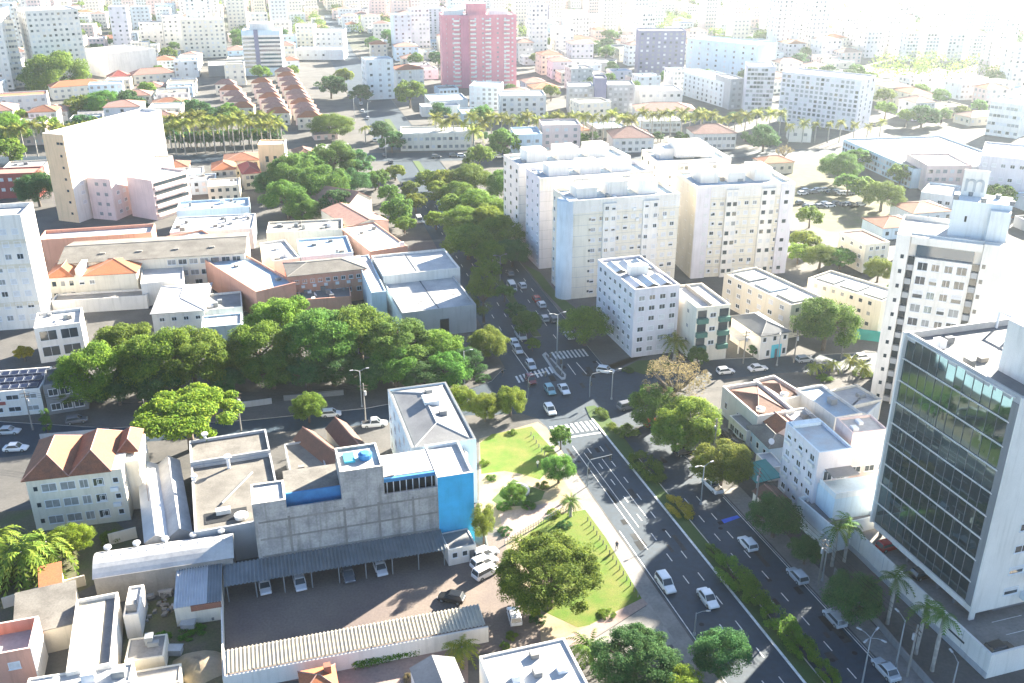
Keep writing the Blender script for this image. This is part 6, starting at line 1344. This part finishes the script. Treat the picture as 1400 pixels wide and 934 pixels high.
for lb, x, y, hd, c, k, z in (
 ('white estate car in the kerb lane of the lower avenue', 910, 799, AVH, 'white', 'suv', ZA), ('white car with dark windscreen in the middle lane of lower avenue', 968, 819, AVH, 'white', 'sedan', ZA), ('white car beyond the median below the sunlit strip', 1022, 744, 107, 'white', 'hatch', ZA), ('silver car parked by the right kerb opposite shrubs', 1090, 788, 107, 'silver', 'hatch', ZA), ('silver car half under the large dark tree', 1141, 846, 107, 'silver', 'hatch', ZA), ('silver saloon at the bottom right kerb', 1211, 916, 107, 'silver', 'sedan', ZA),
 ('dark red car waiting at the zebra crossing', 726, 520, -74, 'darkred', 'hatch', ZA), ('pale car behind the red one on the avenue', 726, 500, -74, 'silver', 'hatch', ZA), ('teal car waiting behind a white one at the crossing', 752, 534, -74, 'teal', 'hatch', ZA), ('white taxi beside the teal car', 771, 533, -74, 'white', 'sedan', ZA), ('white car at the lower zebra crossing', 752, 561, -74, 'white', 'hatch', ZA), ('white car turning at the right of the crossing', 828, 507, -20, 'white', 'hatch', ZA),
 ('white car waiting near the bright green tree', 704, 471, -74, 'white', 'hatch', ZA), ('second white car waiting near the bright green tree', 708, 479, -74, 'silver', 'hatch', ZA), ('white car parked at the right kerb above zebra', 778, 459, 104, 'white', 'sedan', ZA), ('red car on the upper avenue beside the slab lawn', 733, 409, 104, 'red', 'hatch', ZA), ('white car just below the red car on upper avenue', 740, 417, 104, 'white', 'hatch', ZA), ('pale car beside the median tree', 744, 436, 104, 'silver', 'hatch', ZA), ('white car on upper avenue beside the van', 714, 391, 104, 'white', 'hatch', ZA),
 ('white car higher up the avenue, lower of two', 678, 357, 104, 'white', 'hatch', ZA), ('white car higher up the avenue, upper of two', 672, 348, 104, 'white', 'hatch', ZA), ('dark car on the upper avenue by the hedge', 697, 374, 104, 'grey', 'hatch', ZA), ('dark car behind the median lamp', 757, 437, 104, 'grey', 'hatch', ZA),
 ('dark car with pale roof parked at the head of the turning lane', 858, 556, 25, 'grey', 'suv', ZA), ('red car half hidden under the green tree', 893, 579, 25, 'red', 'hatch', ZA), ('black car nosing out below the yellow-green tree', 936, 618, 25, 'black', 'suv', ZA), ('white pickup parked below the yellow tree', 974, 665, 110, 'white', 'pickup', ZA),
 ('white car with dark roof on the cross street, left of two', 992, 508, 14, 'white', 'hatch', ZA), ('white car on the cross street, right of two', 1036, 504, 14, 'white', 'sedan', ZA), ('white car behind the low palms', 1180, 489, 14, 'white', 'hatch', ZA), ('silver car behind the low palms', 1100, 492, 14, 'silver', 'hatch', ZA),
 ('black car in the sunlit strip of the car park', 617, 818, 165, 'black', 'hatch', .02), ('white car under the grey carport, leftmost', 362, 802, -70, 'white', 'hatch', .02), ('white car under the grey carport, second', 410, 797, -70, 'white', 'hatch', .02), ('white car under the grey carport, middle', 520, 777, -70, 'white', 'hatch', .02), ('dark car under the grey carport', 476, 786, -70, 'grey', 'hatch', .02),
 ('white car in the shade of the big park tree', 703, 843, 100, 'white', 'hatch', .02), ('white van beside the guard hut, rear of three', 663, 758, 30, 'white', 'suv', .02), ('white van beside the guard hut, middle of three', 662, 770, 35, 'white', 'suv', .02), ('white van beside the guard hut, front of three', 664, 783, 40, 'white', 'suv', .02),
 ('turquoise-lit white car on the left street, upper', 12, 590, 5, 'silver', 'sedan', ZA), ('white car on the left street, lower', 22, 613, 5, 'white', 'sedan', ZA), ('white car on the cross street left of blue block', 453, 566, 10, 'white', 'hatch', ZA), ('white pickup on the cross street beside the blue block', 512, 580, 10, 'white', 'pickup', ZA), ('dark purple car in the white walled patio', 185, 419, 10, 'purple', 'hatch', .02), ('grey car in front of the grey house', 105, 575, 20, 'grey', 'hatch', .02),
 ('red car on the parking deck of the glass tower', 1215, 747, 20, 'red', 'hatch', 2.62), ('black car parked at the podium corner', 1366, 889, 20, 'black', 'suv', 2.62), ('dark car on the deck beside the red car', 1262, 785, 20, 'black', 'hatch', 2.62), ('blue car parked below the hotel podium', 995, 595, -50, 'black', 'sedan', .02), ('dark car parked in the side lane behind yellow trees', 1012, 612, -50, 'black', 'suv', .02)):
    car(lb, x, y, hd, c, k, z)
car('blue roofed bus among the avenue trees', 603, 286, 104, 'blue', 'bus', ZA); car('white delivery van on the upper avenue', 573, 302, -76, 'white', 'van', ZA); car('white van with red stripe beside the bright green tree', 712, 459, -74, 'white', 'van', ZA); car('white roofed van under median tree', 700, 394, -76, 'white', 'van', ZA)
r = random.Random(2)
for k in range(22): car(ORD[k % 11] + ' car from the left in the ' + ('rear' if k < 11 else 'front') + ' row on the yard right of slabs', 1096 + (k % 11) * 8 + r.uniform(-2, 2), (262 if k < 11 else 280) + r.uniform(-3, 3), 20, r.choice(['white', 'silver', 'grey', 'white', 'black']), 'hatch', -.1, False, 'cars on the parking yard')
for k in range(14):
    t = k / 13; car(ORD[k] + ' small car up the avenue beyond the slabs, counted from below', 552 - t * 70 + r.uniform(-6, 6), 262 - t * 130, 104, r.choice(['white', 'silver', 'grey']), 'hatch', ZA, False, 'far cars on the avenue')
for k in range(8): car(ORD[k] + ' car from the left on the wide palm street', 600 + k * 17 + r.uniform(-4, 4), 214 + r.uniform(-2, 2), 5, r.choice(['white', 'silver', 'grey']), 'hatch', 0.02, False, 'cars on the palm street')

# ------------------------------------------------------------------ street furniture
def lamp(label, bx, by, ty, kind='double', rz=0.0):
    p = g(bx, by); h = hz(bx, by, ty); root = link('street_lamp', None, None, (p.x, p.y, 0), rad(rz)); tag(root, label, 'street lamp')
    mb = MB(); mb.tube([(0, 0, 0), (0, 0, h * .5), (0, 0, h)], [.13, .10, .07], 8); mb.tube([(0, 0, 0), (0, 0, .35)], [.24, .22], 8); mb.build('pole', 'steel', root, True)
    dirs = {'double': (0, 180), 'cross': (45, 135, 225, 315), 'single': (0,), 'three': (0, 120, 240)}[kind]
    for d in dirs:
        c, s = math.cos(rad(d)), math.sin(rad(d)); mb = MB(); mb.tube([(0, 0, h - .15), (c * .8, s * .8, h + .25), (c * 1.5, s * 1.5, h + .35)], [.05, .045, .04], 5); a = mb.build('arm', 'steel', root)
        mb = MB(); q = Vector((c, s, 0)); n = Vector((-s, c, 0)); o = Vector((0, 0, h + .36)); P = [q * 1.3 + n * .1, q * 1.95 + n * .11, q * 1.95 - n * .11, q * 1.3 - n * .1]
        mb.prism([(v.x, v.y) for v in P], h + .28, h + .42, bottom=True); mb.build('lamp_head', 'greyw', a)
for a in (('tall double lamp on the median above the sunlit strip', 958, 690, 637, 'double', 30), ('cross-headed lamp at the bottom right kerb', 1178, 938, 871, 'cross', 0), ('lamp post in front of the podium palms', 1224, 914, 848, 'single', 110), ('lamp post beside the palm pair', 1124, 794, 739, 'single', 110), ('double lamp on the traffic island', 761, 502, 430, 'double', 20), ('lamp with round box on the cross street', 495, 556, 507, 'double', 20), ('lamp at the corner right of the crossing', 836, 546, 508, 'double', 20), ('lamp beside the upper avenue median', 684, 384, 350, 'double', 20), ('thin lamp near the bottom avenue lane', 949, 868, 838, 'single', 0), ('lamp pole behind the blue block', 635, 524, 480, 'single', 0), ('tall lamp at the wide street corner', 528, 216, 188, 'single', 0), ('thin lamp left of the wide street', 485, 165, 132, 'single', 0), ('lamp beside the side street tree', 504, 174, 140, 'single', 0), ('lamp at the front of the shop house', 1062, 500, 455, 'single', 250), ('thin lamp pole at the bottom right wall', 1297, 960, 905, 'single', 100)): lamp(*a)
def signal(label, px, py, reach, rz):
    p = g(px, py); root = link('traffic_light', None, None, (p.x, p.y, 0), rad(rz)); tag(root, label, 'traffic light'); mb = MB(); mb.tube([(0, 0, 0), (0, 0, 4.6), (.5, 0, 5.3), (reach, 0, 5.5)], [.11, .09, .08, .06], 6); mb.build('pole', 'steel', root)
    for x, z in ((reach - .2, 4.5), (.2, 2.6)):
        mb = MB(); mb.box(x - .18, -.14, z, x + .18, .14, z + 1.0); a = mb.build('signal_head', 'dark', root); mb = MB()
        for k in range(3): mb.tube([(x, -.15, z + .2 + k * .3), (x, -.2, z + .2 + k * .3)], [.09, .09], 8)
        mb.build('lens', 'greyd', a)
signal('traffic light with long arm at the right of the crossing', 806, 543, 5.0, 20); signal('traffic light arm over the avenue at the park side', 722, 545, 4.0, 20); signal('traffic light on the island tip', 768, 512, 3.0, 200); signal('traffic light over the lower avenue carriageway', 803, 665, 4.5, 20)
bm_ = MB(); bm_.tube([(0, 0, 0), (0, 0, .75), (0, 0, .82)], [.09, .08, .03], 7); bm_ = bm_.mesh('bollard', 'conc')
for k in range(16):
    p = W(-122 + k * 1.35, 50.35); tag(link('bollard', bm_, None, (p.x, p.y, 0)), ORD[k] + ' short post from the top of the lower lawn edge row', 'bollard', 'lawn edge posts')
for k in range(9):
    p = W(-152 + k * 1.6, 50.3); tag(link('bollard', bm_, None, (p.x, p.y, 0)), ORD[k] + ' short post from the top of the upper lawn edge row', 'bollard', 'upper lawn edge posts')
# park wall rings, fence, gate
def ringwall(name, label, px, py, rpx, h=.45, a0=0, a1=360, cat='wall'):
    c = g(px, py); r_ = rpx * mpp(c); mb = MB(); n = 22
    for k in range(n):
        t0, t1 = rad(a0 + (a1 - a0) * k / n), rad(a0 + (a1 - a0) * (k + 1) / n)
        mb.prism([c + Vector((math.cos(t), math.sin(t))) * q for t, q in ((t0, r_), (t1, r_), (t1, r_ + .3), (t0, r_ + .3))], 0, h)
    tag(mb.build(name, 'kerb'), label, cat)
ringwall('planter_wall', 'low curved kerb wall round the small park tree', 706, 672, 16, .4, -60, 200)
mb = MB(); p, q = g(690, 745), g(770, 700)
for k in range(24): c = p.lerp(q, k / 23); mb.box(c.x - .04, c.y - .04, 0, c.x + .04, c.y + .04, 1.1)
d = (q - p).normalized(); n = Vector((-d.y, d.x)) * .03
for z in (.5, 1.0): mb.prism([p - n, q - n, q + n, p + n], z, z + .06)
tag(mb.build('park_fence', 'steel'), 'thin metal fence along the alley in the park', 'fence')
def wall(label, pts, h, t=.2, m='white', name='garden_wall'):
    mb = MB(); P = [g(*a) for a in pts]
    for k, (a, c) in enumerate(zip(P, P[1:])): d = (c - a).normalized(); n = Vector((-d.y, d.x)) * t / 2; mb.prism([a - n, c - n, c + n, a + n], 0, h + .003 * k)
    tag(mb.build(name, m), label, 'wall')
wall('white wall between rubble yard and car park', [(304, 800), (308, 945)], 2.2); wall('cream garden wall below the palm garden', [(5, 832), (60, 815), (118, 800)], 1.8, .2, 'cream'); wall('low wall with pillars along the left street', [(55, 600), (150, 592)], 1.0, .2, 'greyw'); wall('white wall along the rear of the garden', [(150, 745), (188, 735)], 2.0, .2, 'creamp')
wall('low park wall beside the blue block', [(655, 690), (670, 770)], .9, .2, 'conc'); wall('grey street wall before the podium palms', [(1140, 785), (1240, 905), (1275, 945)], 1.2, .2, 'greyd'); wall('white fence wall before the street trees, left', [(328, 558), (372, 552)], 1.3, .15, 'greyw'); wall('pale wall before the street trees, right', [(388, 548), (470, 540)], 1.2, .15, 'greyd')
# sand heap and rubble
mb = MB(); c = g(272, 912); rr = random.Random(1)
rings = []
for k, (q, z) in enumerate(((3.4, 0), (2.9, .5), (2.1, 1.0), (1.1, 1.45), (.3, 1.6))):
    b_ = len(mb.v); rings.append(b_); mb.v += [(c.x + math.cos(2 * math.pi * i / 16) * q * rr.uniform(.88, 1.1) * 1.2, c.y + math.sin(2 * math.pi * i / 16) * q * rr.uniform(.88, 1.1) * .9, z * rr.uniform(.85, 1.1)) for i in range(16)]
for a, b_ in zip(rings, rings[1:]):
    for i in range(16): j = (i + 1) % 16; mb.f.append((a + i, a + j, b_ + j, b_ + i)); mb.m.append(0)
mb.f.append(tuple(rings[-1] + i for i in range(16))); mb.m.append(0)
tag(mb.build('sand_heap', 'sand', smooth=True), 'heap of pale sand in the rubble yard', 'sand heap')
mb = MB()
for k in range(120):
    c = g(rr.uniform(192, 300), rr.uniform(795, 850)); s = rr.uniform(.15, .6); z = rr.uniform(0, .3); an = rr.uniform(0, 3)
    P = [(c.x + math.cos(an + t) * s * f, c.y + math.sin(an + t) * s * f) for t, f in ((0, 1), (1.2, .8), (2.9, 1.1), (4.4, .7))]; mb.prism(P, z, z + rr.uniform(.1, .6), rr.choice((0, 0, 1, 2)))
tag(mb.build('rubble', ['conc', 'roofw', 'brick']), 'scattered building rubble in the yard', 'rubble', kind='stuff')
for k, (x, y) in enumerate(((228, 812), (258, 858), (240, 893))):
    mb = MB(); c = g(x, y); mb.box(c.x - .9, c.y - .6, .02, c.x + .9, c.y + .6, .9); mb.box(c.x - 1.0, c.y - .7, .91, c.x + 1.0, c.y + .7, 1.0); tag(mb.build('storage_crate', 'roofw'), ['white crate among rubble near the white flat roof', 'white crate on the weeds of the rubble yard', 'white crate beside the sand heap'][k], 'crate')
# ------------------------------------------------------------------ people on the pavements
def person(label, px, py, rz, shirt, trous):
    vs = [(0, 0, .92), (0, 0, 1.15), (0, 0, 1.40), (0, .02, 1.50), (0, .03, 1.64), (0, .02, 1.74), (.10, 0, .86), (.12, .13, .48), (.12, .05, .08), (.12, .18, .05), (-.10, 0, .86), (-.12, -.10, .48), (-.12, -.24, .10), (-.12, -.12, .05), (.19, 0, 1.38), (.25, -.05, 1.10), (.24, .06, .86), (-.19, 0, 1.38), (-.25, .05, 1.10), (-.24, .14, .87)]
    es = [(0, 1), (1, 2), (2, 3), (3, 4), (4, 5), (0, 6), (6, 7), (7, 8), (8, 9), (0, 10), (10, 11), (11, 12), (12, 13), (2, 14), (14, 15), (15, 16), (2, 17), (17, 18), (18, 19)]
    rs = [.15, .14, .15, .06, .10, .09, .10, .07, .05, .045, .10, .07, .05, .045, .075, .05, .04, .075, .05, .04]
    me = bpy.data.meshes.new('person_skeleton'); me.from_pydata(vs, es, []); o = bpy.data.objects.new('tmp', me); COL.objects.link(o)
    m = o.modifiers.new('s', 'SKIN')
    for i, sv in enumerate(me.skin_vertices[0].data): sv.radius = (rs[i], rs[i] * .8); sv.use_root = (i == 0)
    s = o.modifiers.new('d', 'SUBSURF'); s.levels = 1
    dg = bpy.context.evaluated_depsgraph_get(); bm = bpy.data.meshes.new_from_object(o.evaluated_get(dg)); bpy.data.objects.remove(o)
    bm.materials.clear(); sk = plain('skin', (.35, .2, .14), .7); hr = plain('hair', (.03, .02, .015), .8)
    for mm in (sk, plain('cloth_' + shirt[0], shirt[1], .9), plain('cloth_' + trous[0], trous[1], .9), hr): bm.materials.append(mm)
    for f in bm.polygons:
        z = f.center.z; f.material_index = 2 if z < .9 else (1 if z < 1.46 and not (abs(f.center.x) > .2 and z < 1.08) else (3 if z > 1.7 else 0))
    p = g(px, py); q = link('person', bm, None, (p.x, p.y, 0.02), rad(rz)); tag(q, label, 'person')
person('person in dark clothes walking on the avenue pavement', 843, 752, 160, ('navy', (.03, .04, .07)), ('black', (.02, .02, .02))); person('person in dark clothes at the zebra crossing', 687, 515, 200, ('black', (.02, .02, .02)), ('navy', (.03, .04, .07))); person('person in light shirt at the park path', 735, 640, 20, ('pale', (.6, .6, .58)), ('navy', (.03, .04, .07)))
# ------------------------------------------------------------------ haze
m, nt, bs = nmat('haze_air'); nt.nodes.remove(bs); pv = nt.nodes.new('ShaderNodeVolumePrincipled'); pv.inputs['Color'].default_value = (.84, .95, 1.0, 1); pv.inputs['Density'].default_value = 0.000085; pv.inputs['Anisotropy'].default_value = 0.6
nt.links.new(pv.outputs[0], nt.nodes['Material Output'].inputs['Volume'])
mb = MB(); mb.box(-3700, -600, -1.2, 3700, 6100, 96); o = mb.build('haze', m); tag(o, 'pale city haze', 'haze', kind='stuff')
